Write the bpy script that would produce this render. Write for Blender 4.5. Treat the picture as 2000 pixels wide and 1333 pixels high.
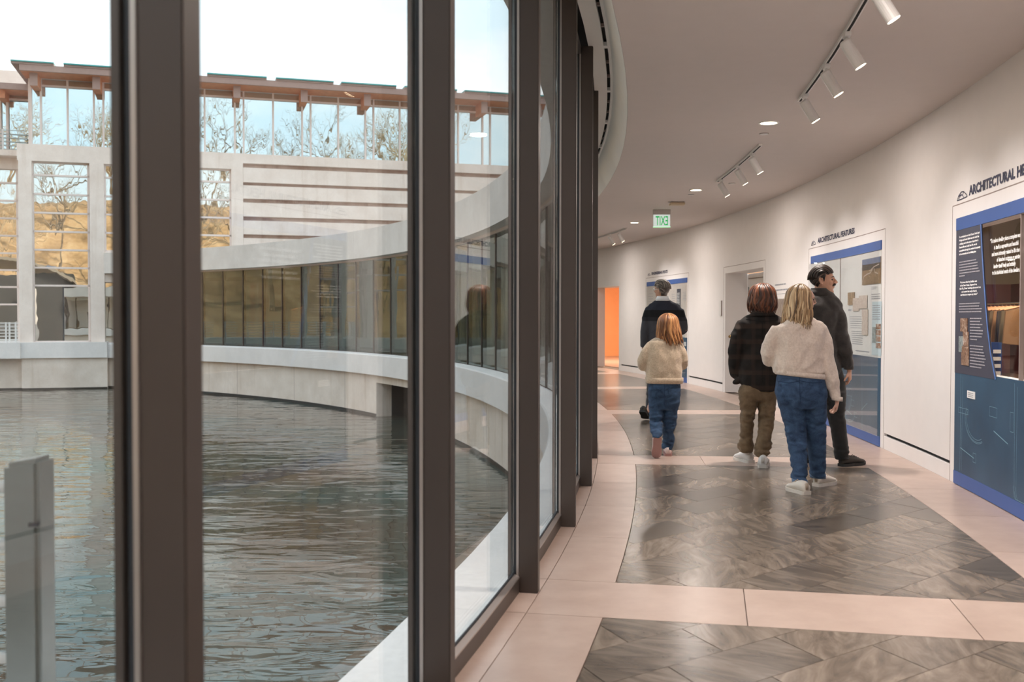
import bpy, bmesh, math, random
import numpy as np
from mathutils import Vector, Matrix, noise

random.seed(7)
SC = bpy.context.scene
COL = SC.collection
for o in list(bpy.data.objects):
    bpy.data.objects.remove(o)

# ---------------------------------------------------------------- camera
F_PX, PITCH, ROLL, CAM_H = 1996.75, 0.02392, 0.001175, 1.38
cp_, sp_, cr_, sr_ = math.cos(PITCH), math.sin(PITCH), math.cos(ROLL), math.sin(ROLL)
CAM_R = Vector((cr_, sp_ * sr_, cp_ * sr_))
CAM_U = Vector((-sr_, sp_ * cr_, cp_ * cr_))
CAM_F = Vector((0, cp_, -sp_))
cam_data = bpy.data.cameras.new('camera')
cam = bpy.data.objects.new('camera', cam_data)
COL.objects.link(cam)
cam.matrix_world = Matrix(((CAM_R.x, CAM_U.x, -CAM_F.x, 0), (CAM_R.y, CAM_U.y, -CAM_F.y, 0),
                           (CAM_R.z, CAM_U.z, -CAM_F.z, CAM_H), (0, 0, 0, 1)))
cam_data.sensor_width = 36.0
cam_data.lens = 36.0 * F_PX / 2000.0
cam_data.clip_start, cam_data.clip_end = 0.05, 900
cam_data.dof.use_dof = True
cam_data.dof.focus_distance = 9.5
cam_data.dof.aperture_fstop = 3.5
SC.camera = cam

# ---------------------------------------------------------------- world, sun, exposure
SC.view_settings.view_transform = 'Standard'
SC.view_settings.look = 'None'
SC.view_settings.gamma = 1.0
SC.view_settings.use_curve_mapping = False
SC.view_settings.exposure = 0.5
SC.cycles.use_denoising = True
SC.cycles.max_bounces = 10
SC.cycles.diffuse_bounces = 5
SC.cycles.glossy_bounces = 6
SC.cycles.transparent_max_bounces = 16
SC.cycles.sample_clamp_indirect = 6.0
SC.cycles.caustics_reflective = True
SC.cycles.caustics_refractive = False

world = bpy.data.worlds.new('sky')
SC.world = world
world.use_nodes = True
wn, wl = world.node_tree.nodes, world.node_tree.links
wn.clear()
w_out = wn.new('ShaderNodeOutputWorld')
w_bg = wn.new('ShaderNodeBackground')
w_tc = wn.new('ShaderNodeTexCoord')
w_sep = wn.new('ShaderNodeSeparateXYZ')
wl.new(w_tc.outputs['Generated'], w_sep.inputs[0])
w_grad = wn.new('ShaderNodeValToRGB')
wl.new(w_sep.outputs['Z'], w_grad.inputs[0])
w_grad.color_ramp.elements[0].position = 0.0
w_grad.color_ramp.elements[0].color = (0.74, 0.86, 0.93, 1)
w_grad.color_ramp.elements[1].position = 0.75
w_grad.color_ramp.elements[1].color = (0.66, 0.82, 0.98, 1)
e_ = w_grad.color_ramp.elements.new(0.30)
e_.color = (0.70, 0.86, 0.95, 1)
w_map = wn.new('ShaderNodeMapping')
w_map.inputs['Scale'].default_value = (2.2, 2.2, 5.5)
w_map.inputs['Location'].default_value = (0.6, 0.25, 0.2)
wl.new(w_tc.outputs['Generated'], w_map.inputs[0])
w_noise = wn.new('ShaderNodeTexNoise')
w_noise.inputs['Scale'].default_value = 1.6
w_noise.inputs['Detail'].default_value = 7
w_noise.inputs['Roughness'].default_value = 0.55
wl.new(w_map.outputs[0], w_noise.inputs['Vector'])
w_cr = wn.new('ShaderNodeValToRGB')
w_cr.color_ramp.elements[0].position = 0.42
w_cr.color_ramp.elements[1].position = 0.66
wl.new(w_noise.outputs['Fac'], w_cr.inputs[0])
w_mix = wn.new('ShaderNodeMixRGB')
wl.new(w_cr.outputs[0], w_mix.inputs[0])
wl.new(w_grad.outputs[0], w_mix.inputs[1])
w_mix.inputs[2].default_value = (1.04, 1.04, 1.03, 1)
wl.new(w_mix.outputs[0], w_bg.inputs[0])
w_bg.inputs['Strength'].default_value = 1.25
wl.new(w_bg.outputs[0], w_out.inputs[0])

sun_d = bpy.data.lights.new('sun', 'SUN')
sun_d.energy = 4.2
sun_d.angle = math.radians(0.6)
sun_d.color = (1.0, 0.90, 0.76)
sun = bpy.data.objects.new('sun', sun_d)
COL.objects.link(sun)
sun.rotation_euler = Vector((-0.62, -0.66, -0.62)).to_track_quat('-Z', 'Y').to_euler()

# ---------------------------------------------------------------- helpers
CX, CY = -49.0827, 14.6385
R_WALL, R_M1, R_M2, R_MUL, R_COVE, Z_CEIL = 53.123, 50.498, 52.611, 50.136, 50.409, 3.215
R_LEDGE, Z_SOFFIT, Z_BEAM, Z_WATER = 49.58, 3.56, 4.60, -2.30

def d_r(th):
    return 0.0 if th < 20 else -1.5 * ((th - 20) / 25.0) ** 2

def pol(th, r, z=0.0):
    a = math.radians(th)
    r = r + d_r(th)
    return Vector((CX + r * math.cos(a), CY + r * math.sin(a), z))

def ray(px, py):
    x, z = (px - 1000.0) / F_PX, -(py - 666.5) / F_PX
    return CAM_R * x + CAM_U * z + CAM_F

def at(px, py, y):
    """World point seen at photo pixel (px, py), y metres into the scene."""
    d = ray(px, py)
    t = y / d.y
    return Vector((d.x * t, y, CAM_H + d.z * t))

class MB:
    def __init__(s):
        s.v, s.f = [], []
    def add(s, verts, faces):
        n = len(s.v)
        s.v += [tuple(p) for p in verts]
        s.f += [tuple(i + n for i in f) for f in faces]
        return s
    def hexa(s, p):
        return s.add(p, [(0, 3, 2, 1), (4, 5, 6, 7), (0, 1, 5, 4), (1, 2, 6, 5), (2, 3, 7, 6), (3, 0, 4, 7)])
    def box(s, lo, hi):
        (a, b, c), (d, e, f) = lo, hi
        return s.hexa([(a, b, c), (d, b, c), (d, e, c), (a, e, c), (a, b, f), (d, b, f), (d, e, f), (a, e, f)])
    def obox(s, o, ux, uy, uz):
        """Box from corner o with edge vectors."""
        o, ux, uy, uz = map(Vector, (o, ux, uy, uz))
        return s.hexa([o, o + ux, o + ux + uy, o + uy, o + uz, o + ux + uz, o + ux + uy + uz, o + uy + uz])
    def arc(s, t0, t1, prof, step=1.0):
        """Sweep a closed (r, z) profile from angle t0 to t1 about the pond centre."""
        n = max(1, int(math.ceil(abs(t1 - t0) / step)))
        m = len(prof)
        vs, fs = [], []
        for i in range(n + 1):
            t = t0 + (t1 - t0) * i / n
            vs += [pol(t, r, z) for r, z in prof]
        for i in range(n):
            for j in range(m):
                k = (j + 1) % m
                fs.append((i * m + j, (i + 1) * m + j, (i + 1) * m + k, i * m + k))
        fs.append(tuple(range(m)))
        fs.append(tuple(n * m + j for j in reversed(range(m))))
        return s.add(vs, fs)
    def abox(s, t0, t1, r0, r1, z0, z1, step=1.0):
        return s.arc(t0, t1, [(r0, z0), (r1, z0), (r1, z1), (r0, z1)], step)
    def tube(s, pts, rad, seg=8, caps=True, flat=1.0):
        pts = [Vector(p) for p in pts]
        rads = rad if isinstance(rad, (list, tuple)) else [rad] * len(pts)
        n = len(pts)
        vs, fs = [], []
        up = Vector((0, 0, 1))
        prev = None
        for i, p in enumerate(pts):
            t = (pts[min(i + 1, n - 1)] - pts[max(i - 1, 0)]).normalized()
            if prev is None:
                a = t.cross(up)
                if a.length < 1e-3:
                    a = t.cross(Vector((1, 0, 0)))
            else:
                a = prev - t * prev.dot(t)
            a.normalize()
            prev = a
            b = t.cross(a)
            for k in range(seg):
                q = 2 * math.pi * k / seg
                vs.append(p + (a * math.cos(q) + b * math.sin(q) * flat) * rads[i])
        for i in range(n - 1):
            for k in range(seg):
                k2 = (k + 1) % seg
                fs.append((i * seg + k, i * seg + k2, (i + 1) * seg + k2, (i + 1) * seg + k))
        if caps:
            fs.append(tuple(reversed(range(seg))))
            fs.append(tuple((n - 1) * seg + k for k in range(seg)))
        return s.add(vs, fs)
    def ellipsoid(s, c, rx, ry, rz, nu=16, nv=10, rot=None):
        c = Vector(c)
        vs, fs = [], []
        for i in range(nv + 1):
            ph = math.pi * i / nv
            for k in range(nu):
                q = 2 * math.pi * k / nu
                p = Vector((rx * math.sin(ph) * math.cos(q), ry * math.sin(ph) * math.sin(q), rz * math.cos(ph)))
                if rot is not None:
                    p = rot @ p
                vs.append(c + p)
        for i in range(nv):
            for k in range(nu):
                k2 = (k + 1) % nu
                fs.append((i * nu + k, (i + 1) * nu + k, (i + 1) * nu + k2, i * nu + k2))
        return s.add(vs, fs)
    def rings(s, rings, caps=True):
        """Loft a list of equally long point rings."""
        m = len(rings[0])
        vs = [p for r in rings for p in r]
        fs = []
        for i in range(len(rings) - 1):
            for k in range(m):
                k2 = (k + 1) % m
                fs.append((i * m + k, i * m + k2, (i + 1) * m + k2, (i + 1) * m + k))
        if caps:
            fs.append(tuple(reversed(range(m))))
            fs.append(tuple((len(rings) - 1) * m + k for k in range(m)))
        return s.add(vs, fs)
    def mesh(s, name, mat=None, smooth=False, bevel=0.0):
        me = bpy.data.meshes.new(name)
        me.from_pydata(s.v, [], s.f)
        me.validate()
        bm = bmesh.new()
        bm.from_mesh(me)
        bmesh.ops.remove_doubles(bm, verts=bm.verts, dist=1e-6)
        bmesh.ops.recalc_face_normals(bm, faces=bm.faces)
        if bevel:
            bmesh.ops.bevel(bm, geom=[e for e in bm.edges if len(e.link_faces) == 2 and e.calc_face_angle(0) > 0.6],
                            offset=bevel, segments=2, affect='EDGES', clamp_overlap=True)
        bm.to_mesh(me)
        bm.free()
        if mat:
            me.materials.append(mat)
        if smooth:
            me.polygons.foreach_set('use_smooth', [True] * len(me.polygons))
        return me

def link(name, me, parent=None):
    o = bpy.data.objects.new(name, me)
    COL.objects.link(o)
    if parent is not None:
        o.parent = parent
    return o

def obj(name, mb, mat, parent=None, smooth=False, bevel=0.0):
    """One mesh object whose geometry is given in world space; its parent sits anywhere (offset is undone)."""
    me = mb.mesh(name, mat, smooth, bevel)
    o = link(name, me, parent)
    settle(o, parent)
    return o

def settle(o, parent):
    if parent is not None:
        bpy_m = world_of(parent)
        o.matrix_parent_inverse = bpy_m.inverted()

def world_of(o):
    m = Matrix.LocRotScale(o.location, o.rotation_euler, o.scale)
    if o.parent is not None:
        return world_of(o.parent) @ o.matrix_parent_inverse @ m
    return m

def tag(o, label=None, cat=None, group=None, kind=None):
    if label:
        o['label'] = label
    if cat:
        o['category'] = cat
    if group:
        o['group'] = group
    if kind:
        o['kind'] = kind
    return o

def empty(name, loc=(0, 0, 0)):
    o = bpy.data.objects.new(name, None)
    o.empty_display_size = 0.2
    o.location = loc
    COL.objects.link(o)
    return o

def thing(name, label, cat, loc=(0, 0, 0), group=None):
    return tag(empty(name, loc), label, cat, group)

def struct(name, mb, mat, parent=None, label=None, **kw):
    o = obj(name, mb, mat, parent, **kw)
    if parent is None:
        tag(o, label, kind='structure')
    return o

# ---------------------------------------------------------------- materials
def srgb(r, g, b):
    return tuple(((c / 255.0) / 12.92 if c / 255.0 <= 0.04045 else ((c / 255.0 + 0.055) / 1.055) ** 2.4) for c in (r, g, b)) + (1,)

class NT:
    def __init__(s, name):
        s.m = bpy.data.materials.new(name)
        s.m.use_nodes = True
        s.n, s.l = s.m.node_tree.nodes, s.m.node_tree.links
        s.b = s.n['Principled BSDF']
        s.out = s.n['Material Output']
    def new(s, t, **kw):
        nd = s.n.new(t)
        for k, v in kw.items():
            if k.startswith('in_'):
                key = k[3:].replace('_', ' ')
                nd.inputs[int(key) if key.isdigit() else key].default_value = v
            else:
                setattr(nd, k, v)
        return nd
    def set(s, **kw):
        for k, v in kw.items():
            s.b.inputs[k.replace('_', ' ')].default_value = v
        return s
    def pos(s):
        return s.new('ShaderNodeNewGeometry').outputs['Position']
    def mapping(s, vec, scale=(1, 1, 1), rot=(0, 0, 0), loc=(0, 0, 0)):
        mp = s.new('ShaderNodeMapping')
        mp.inputs['Scale'].default_value = scale
        mp.inputs['Rotation'].default_value = rot
        mp.inputs['Location'].default_value = loc
        s.l.new(vec, mp.inputs['Vector'])
        return mp.outputs[0]
    def noise(s, vec, scale, detail=4, rough=0.5, dist=0.0):
        nd = s.new('ShaderNodeTexNoise', in_Scale=scale, in_Detail=detail, in_Roughness=rough, in_Distortion=dist)
        if vec is not None:
            s.l.new(vec, nd.inputs['Vector'])
        return nd.outputs['Fac']
    def ramp(s, fac, stops):
        cr = s.new('ShaderNodeValToRGB')
        els = cr.color_ramp.elements
        while len(els) < len(stops):
            els.new(0.5)
        for e, (p, c) in zip(els, stops):
            e.position = p
            e.color = c if len(c) == 4 else tuple(c) + (1,)
        s.l.new(fac, cr.inputs[0])
        return cr.outputs[0]
    def mix(s, fac, a, b, mode='MIX'):
        m = s.new('ShaderNodeMixRGB', blend_type=mode)
        for i, x in enumerate((fac, a, b)):
            if hasattr(x, 'links'):
                s.l.new(x, m.inputs[i])
            else:
                m.inputs[i].default_value = x
        return m.outputs[0]
    def col(s, sock):
        s.l.new(sock, s.b.inputs['Base Color'])
        return s
    def bump(s, h, strength=0.3, dist=0.01):
        bp = s.new('ShaderNodeBump', in_Strength=strength, in_Distance=dist)
        s.l.new(h, bp.inputs['Height'])
        s.l.new(bp.outputs[0], s.b.inputs['Normal'])
        return s

def plain(name, rgb, rough=0.6, metal=0.0, spec=0.5, var=0.06, scale=6.0, bump=0.0, bscale=200, emit=None, estr=0):
    t = NT(name)
    t.set(Roughness=rough, Metallic=metal)
    t.b.inputs['Specular IOR Level'].default_value = spec
    c = Vector(rgb[:3])
    f = t.noise(t.pos(), scale, 3)
    t.col(t.ramp(f, [(0.3, tuple(c * (1 - var))), (0.7, tuple(x * (1 + var) for x in c))]))
    if bump:
        t.bump(t.noise(t.pos(), bscale, 2), bump, 0.004)
    if emit:
        t.b.inputs['Emission Color'].default_value = emit
        t.b.inputs['Emission Strength'].default_value = estr
    return t.m

M = {}
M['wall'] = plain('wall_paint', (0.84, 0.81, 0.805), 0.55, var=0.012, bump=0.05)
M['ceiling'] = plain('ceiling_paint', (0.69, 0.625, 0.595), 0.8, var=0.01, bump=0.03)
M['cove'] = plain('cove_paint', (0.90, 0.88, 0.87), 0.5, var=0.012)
M['groove'] = plain('reveal_line', srgb(150, 135, 130), 0.7)
M['black'] = plain('slot_black', (0.006, 0.006, 0.007), 0.8)
M['bronze'] = plain('bronze_anodised', (0.064, 0.049, 0.042), 0.42, 0.25, var=0.05, scale=3)
M['bead'] = plain('glazing_bead_lit', (0.42, 0.38, 0.36), 0.3, 0.7, var=0.03)  # paler than the mullion: the bead's caught light is put into its colour
M['gasket'] = plain('rubber_gasket', (0.012, 0.016, 0.022), 0.6)
M['white_metal'] = plain('white_enamel', (0.78, 0.77, 0.76), 0.4, var=0.02)
M['steel'] = plain('brushed_steel', (0.31, 0.33, 0.32), 0.28, 0.85, var=0.05, scale=12)
M['brass'] = plain('brass', (0.45, 0.30, 0.13), 0.3, 0.9)
M['blue_band'] = plain('blue_band', srgb(58, 92, 158), 0.45, var=0.03)
M['panel_dark'] = plain('slate_panel', srgb(66, 68, 84), 0.5, var=0.03)
M['panel_white'] = plain('white_panel', (0.72, 0.72, 0.71), 0.5, var=0.02)
M['panel_pale'] = plain('pale_blue_panel', srgb(190, 208, 216), 0.5, var=0.03)
M['ink'] = plain('navy_ink', srgb(44, 48, 78), 0.6)
M['ink_grey'] = plain('grey_ink', srgb(150, 152, 162), 0.6)
M['ink_white'] = plain('white_ink', (0.85, 0.85, 0.85), 0.6)
M['ink_pale'] = plain('pale_ink', srgb(170, 168, 176), 0.6)
M['line_white'] = plain('blueprint_line', srgb(132, 172, 190), 0.6)
M['blue_edge'] = plain('blue_edge', srgb(84, 122, 190), 0.5)

def mat_blueprint():
    t = NT('blueprint_blue')
    t.set(Roughness=0.45)
    f = t.noise(t.pos(), 1.4, 4)
    t.col(t.ramp(f, [(0.3, srgb(36, 66, 92)), (0.7, srgb(52, 88, 116))]))
    return t.m
M['blueprint'] = mat_blueprint()

def mat_limestone():
    t = NT('pink_limestone')
    t.set(Roughness=0.30)
    oi = t.new('ShaderNodeObjectInfo')
    p = t.pos()
    f = t.noise(p, 5.0, 6, 0.6)
    c = t.ramp(f, [(0.25, (0.43, 0.31, 0.255, 1)), (0.5, (0.49, 0.365, 0.305, 1)), (0.75, (0.55, 0.42, 0.355, 1))])
    tone = t.ramp(oi.outputs['Random'], [(0, (0.90, 0.89, 0.88)), (1, (1.06, 1.06, 1.06))])
    t.col(t.mix(1.0, c, tone, 'MULTIPLY'))
    return t.m
M['limestone'] = mat_limestone()

def mat_marble():
    t = NT('grey_marble')
    oi = t.new('ShaderNodeObjectInfo')
    p = t.pos()
    vm = t.new('ShaderNodeVectorMath', operation='SCALE')
    cmb = t.new('ShaderNodeCombineXYZ')
    for i in range(3):
        t.l.new(oi.outputs['Random'], cmb.inputs[i])
    t.l.new(cmb.outputs[0], vm.inputs[0])
    vm.inputs['Scale'].default_value = 37.0
    add = t.new('ShaderNodeVectorMath', operation='ADD')
    t.l.new(p, add.inputs[0])
    t.l.new(vm.outputs[0], add.inputs[1])
    rot = t.new('ShaderNodeVectorRotate', rotation_type='Z_AXIS')
    t.l.new(add.outputs[0], rot.inputs['Vector'])
    mul = t.new('ShaderNodeMath', operation='MULTIPLY', in_1=2.2)
    t.l.new(oi.outputs['Random'], mul.inputs[0])
    t.l.new(mul.outputs[0], rot.inputs['Angle'])
    q = t.mapping(rot.outputs[0], (1.3, 5.0, 1))
    f = t.noise(q, 1.5, 7, 0.62, 1.8)
    c = t.ramp(f, [(0.24, (0.055, 0.044, 0.038, 1)), (0.42, (0.135, 0.112, 0.093, 1)),
                   (0.56, (0.205, 0.172, 0.145, 1)), (0.74, (0.30, 0.26, 0.225, 1))])
    tone = t.ramp(oi.outputs['Random'], [(0, (0.56, 0.53, 0.50)), (0.5, (0.92, 0.86, 0.80)), (1, (1.12, 1.03, 0.93))])
    t.col(t.mix(1.0, c, tone, 'MULTIPLY'))
    t.set(Roughness=0.25)
    return t.m
M['marble'] = mat_marble()

def mat_concrete(name, c0, c1, streak=0.35, warm=(0.42, 0.27, 0.16)):
    t = NT(name)
    t.set(Roughness=0.85)
    p = t.pos()
    f = t.noise(p, 0.9, 7, 0.6)
    c = t.ramp(f, [(0.3, c0), (0.72, c1)])
    s1 = t.noise(t.mapping(p, (1.6, 1.6, 0.10)), 1.2, 5, 0.65)
    c = t.mix(t.ramp(s1, [(0.55, (0, 0, 0)), (0.78, (streak,) * 3)]), c, tuple(warm) + (1,))
    g = t.noise(p, 22, 3)
    c = t.mix(0.10, c, t.ramp(g, [(0.3, (0.2, 0.2, 0.2)), (0.7, (1, 1, 1))]), 'MULTIPLY')
    t.col(c)
    t.bump(t.noise(p, 30, 4), 0.15, 0.01)
    return t.m
M['concrete'] = mat_concrete('pale_concrete', (0.80, 0.69, 0.62, 1), (0.94, 0.845, 0.78, 1))
M['concrete_cool'] = mat_concrete('beam_concrete', (0.70, 0.66, 0.63, 1), (0.84, 0.805, 0.775, 1), 0.15, (0.36, 0.33, 0.30))
M['concrete_stained'] = mat_concrete('stained_concrete', (0.68, 0.59, 0.51, 1), (0.86, 0.78, 0.71, 1), 0.55, (0.40, 0.27, 0.15))
M['ledge'] = mat_concrete('ledge_concrete', (0.76, 0.745, 0.735, 1), (0.87, 0.85, 0.84, 1), 0.06, (0.5, 0.5, 0.5))
M['groove_rust'] = mat_concrete('rusty_recess', (0.36, 0.24, 0.19, 1), (0.62, 0.50, 0.44, 1), 0.6, (0.22, 0.11, 0.07))
M['waterline'] = plain('algae_line', (0.035, 0.028, 0.02), 0.7)
M['timber'] = plain('red_timber', srgb(220, 152, 114), 0.7, var=0.12, scale=4)
M['fascia'] = plain('grey_fascia', srgb(168, 142, 134), 0.65, var=0.05)
M['teal'] = plain('copper_edge', srgb(70, 160, 160), 0.5)
M['frame_white'] = plain('pale_window_frame', srgb(232, 218, 212), 0.5, var=0.02)
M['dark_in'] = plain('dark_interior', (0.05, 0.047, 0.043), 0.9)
M['earth'] = None

def schlick(t, f0):
    """Reflectance of one face of a pane, the same from either side."""
    lw = t.new('ShaderNodeLayerWeight', in_Blend=0.5)
    p5 = t.new('ShaderNodeMath', operation='POWER', in_1=6.5)
    t.l.new(lw.outputs['Facing'], p5.inputs[0])
    ma = t.new('ShaderNodeMath', operation='MULTIPLY_ADD', in_1=1.0 - f0, in_2=f0)
    t.l.new(p5.outputs[0], ma.inputs[0])
    return ma.outputs[0]

def mat_glass(name='clear_glass', tint=(0.965, 0.98, 0.975), refl=1.0, f0=0.03):
    t = NT(name)
    t.n.remove(t.b)
    tr = t.new('ShaderNodeBsdfTransparent')
    tr.inputs['Color'].default_value = tuple(tint) + (1,)
    gl = t.new('ShaderNodeBsdfGlossy', in_Roughness=0.0)
    gl.inputs['Color'].default_value = (refl, refl, refl, 1)
    ms = t.new('ShaderNodeMixShader')
    t.l.new(schlick(t, f0), ms.inputs[0])
    t.l.new(tr.outputs[0], ms.inputs[1])
    t.l.new(gl.outputs[0], ms.inputs[2])
    t.l.new(ms.outputs[0], t.out.inputs[0])
    return t.m
M['glass'] = mat_glass()
M['case_glass'] = mat_glass('case_glass', (0.985, 0.99, 0.99), 1.0, 0.022)

def mat_mirror_glass(name, refl, fac, base):
    """Coated facade glass: mostly a mirror, a dim room behind it."""
    t = NT(name)
    t.n.remove(t.b)
    df = t.new('ShaderNodeBsdfDiffuse')
    df.inputs['Color'].default_value = tuple(base) + (1,)
    gl = t.new('ShaderNodeBsdfGlossy', in_Roughness=0.0)
    gl.inputs['Color'].default_value = tuple(refl) + (1,)
    bp = t.new('ShaderNodeBump', in_Strength=0.05, in_Distance=0.05)
    t.l.new(t.noise(t.mapping(t.pos(), (1, 1, 0.5)), 1.1, 2), bp.inputs['Height'])
    t.l.new(bp.outputs[0], gl.inputs['Normal'])
    ms = t.new('ShaderNodeMixShader', in_0=fac)
    t.l.new(df.outputs[0], ms.inputs[1])
    t.l.new(gl.outputs[0], ms.inputs[2])
    t.l.new(ms.outputs[0], t.out.inputs[0])
    return t.m
M['glass_upper'] = mat_mirror_glass('clerestory_glass', (0.68, 0.775, 0.80), 0.86, (0.10, 0.11, 0.11))
M['glass_lower'] = mat_mirror_glass('facade_glass', (0.84, 0.84, 0.80), 0.80, (0.09, 0.08, 0.06))
def mat_ring_glass():
    t = NT('gallery_glass')
    t.n.remove(t.b)
    tr = t.new('ShaderNodeBsdfTransparent')
    tr.inputs['Color'].default_value = (0.55, 0.61, 0.58, 1)
    gl = t.new('ShaderNodeBsdfGlossy', in_Roughness=0.0)
    gl.inputs['Color'].default_value = (0.86, 0.90, 0.86, 1)
    bp = t.new('ShaderNodeBump', in_Strength=0.05, in_Distance=0.05)
    t.l.new(t.noise(t.mapping(t.pos(), (1, 1, 0.4)), 1.3, 2), bp.inputs['Height'])
    t.l.new(bp.outputs[0], gl.inputs['Normal'])
    ms = t.new('ShaderNodeMixShader')
    t.l.new(schlick(t, 0.12), ms.inputs[0])
    t.l.new(tr.outputs[0], ms.inputs[1])
    t.l.new(gl.outputs[0], ms.inputs[2])
    t.l.new(ms.outputs[0], t.out.inputs[0])
    return t.m
M['glass_ring'] = mat_ring_glass()

def mat_water():
    t = NT('pond_water')
    t.set(Roughness=0.02, IOR=1.36)
    p = t.pos()
    f = t.noise(p, 0.22, 3)
    t.col(t.ramp(f, [(0.3, (0.045, 0.080, 0.070, 1)), (0.62, (0.095, 0.068, 0.046, 1))]))
    h1 = t.noise(t.mapping(p, (0.62, 1.35, 1), (0, 0, 0.10)), 1.5, 2.2, 0.5, 0.6)
    h2 = t.noise(t.mapping(p, (1.0, 2.4, 1), (0, 0, -0.15)), 0.45, 2, 0.5, 0.4)
    m = t.new('ShaderNodeMath', operation='MULTIPLY_ADD', in_1=1.6)
    t.l.new(h2, m.inputs[0])
    t.l.new(h1, m.inputs[2])
    t.bump(m.outputs[0], 0.6, 0.036)
    return t.m
M['water'] = mat_water()

def mat_hill():
    t = NT('leaf_litter_slope')
    t.set(Roughness=0.95)
    p = t.pos()
    f = t.noise(p, 0.35, 8, 0.65)
    t.col(t.ramp(f, [(0.28, (0.20, 0.12, 0.055, 1)), (0.5, (0.44, 0.27, 0.13, 1)), (0.72, (0.62, 0.43, 0.24, 1))]))
    return t.m
M['hill'] = mat_hill()
M['bark'] = plain('grey_bark', (0.30, 0.235, 0.165), 0.9, var=0.3, scale=3)
M['twig'] = plain('tan_twigs', (0.42, 0.31, 0.19), 0.9, var=0.3, scale=3)
# ================================================================ corridor shell
T_A, T_B = -40.0, 53.0          # how far the curved gallery runs

floor = struct('floor', MB().abox(T_A, T_B, 50.0, 53.6, -0.30, -0.02), plain('grout_bed', (0.30, 0.23, 0.19), 0.8),
               label='polished stone floor of the curved gallery')

BAND_C = [-16.64 + 5.596 * k for k in range(7)]      # radial limestone bands
BAND_H = 0.358
G = 0.0022                                            # half joint
def gd(r):
    return math.degrees(G / r)

def polar_tile(t0, t1, r0, r1):
    g0 = gd(r0)
    return MB().abox(t0 + g0, t1 - g0, r0 + G, r1 - G, -0.02, 0.0, 0.8)

lime_tiles = []
def lime(t0, t1, r0, r1):
    lime_tiles.append((t0, t1, r0, r1))
for k in range(len(BAND_C) - 1):
    c0, c1 = BAND_C[k], BAND_C[k + 1]
    for r0, r1 in ((50.02, 50.14), (50.14, 51.145), (51.145, 52.13), (52.13, R_WALL)):
        lime(c0 - BAND_H, c0 + BAND_H, r0, r1)
    a, b = c0 + BAND_H, c1 - BAND_H
    for j in range(4):
        u0, u1 = a + (b - a) * j / 4, a + (b - a) * (j + 1) / 4
        lime(u0, u1, 50.02, 50.14)
        lime(u0, u1, 50.14, R_M1)
        lime(u0, u1, R_M2, R_WALL)
for t0, t1, r0, r1 in lime_tiles:
    obj('limestone_tile', polar_tile(t0, t1, r0, r1), M['limestone'], floor)

def clip(poly, n, d):
    """Keep the part of a 2-D polygon where n.p <= d."""
    out = []
    for i in range(len(poly)):
        p, q = poly[i], poly[(i + 1) % len(poly)]
        dp, dq = n.dot(p) - d, n.dot(q) - d
        if dp <= 0:
            out.append(p)
        if dp * dq < 0:
            out.append(p + (q - p) * (dp / (dp - dq)))
    return out

far_tiles = MB()
cen = Vector((CX, CY))
n_marble = 0
for k in range(len(BAND_C) - 1):
    t0, t1 = BAND_C[k] + BAND_H, BAND_C[k + 1] - BAND_H
    tm = math.radians((t0 + t1) / 2)
    org = cen + Vector((math.cos(tm), math.sin(tm))) * 51.55
    da, db = tm + math.radians(50), tm + math.radians(-54)
    ea, eb = Vector((math.cos(da), math.sin(da))), Vector((math.cos(db), math.sin(db)))
    L, W = 0.64, 0.325
    for i in range(-14, 15):
        for j in range(-8, 9):
            o = org + eb * (i * W) + ea * ((j + 0.5 * (i % 2)) * L)
            poly = [o, o + ea * L, o + ea * L + eb * W, o + eb * W]
            ctr = o + (ea * L + eb * W) / 2
            w = ctr - cen
            if not (50.0 < w.length < 53.1):
                continue
            # shrink by half a joint, then cut by the bay's four sides
            poly = [p + (ctr - p).normalized() * G * 1.4 for p in poly]
            for tt, sgn in ((t0, -1), (t1, 1)):
                a = math.radians(tt)
                n = Vector((-math.sin(a), math.cos(a))) * sgn
                poly = clip(poly, n, n.dot(cen) - G) if poly else poly
            if poly:
                c2 = sum(poly, Vector((0, 0))) / len(poly)
                rad = (c2 - cen).normalized()
                poly = clip(poly, -rad, -(rad.dot(cen) + R_M1 + G))
                poly = clip(poly, rad, rad.dot(cen) + R_M2 - G) if poly else poly
            if len(poly) < 3:
                continue
            area = abs(sum(poly[q].x * poly[(q + 1) % len(poly)].y - poly[(q + 1) % len(poly)].x * poly[q].y for q in range(len(poly)))) / 2
            if area < 0.0008:
                continue
            m = len(poly)
            vs = [(p.x, p.y, 0.0) for p in poly] + [(p.x, p.y, -0.02) for p in poly]
            fs = [tuple(range(m)), tuple(reversed(range(m, 2 * m)))] + [(q, (q + 1) % m, m + (q + 1) % m, m + q) for q in range(m)]
            if k <= 3 and n_marble < 300:
                obj('marble_tile', MB().add(vs, fs), M['marble'], floor)
                n_marble += 1
            else:
                far_tiles.add(vs, fs)
ft = obj('marble_tile_field', far_tiles, M['marble'], floor)
ft['kind'] = 'stuff'

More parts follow.
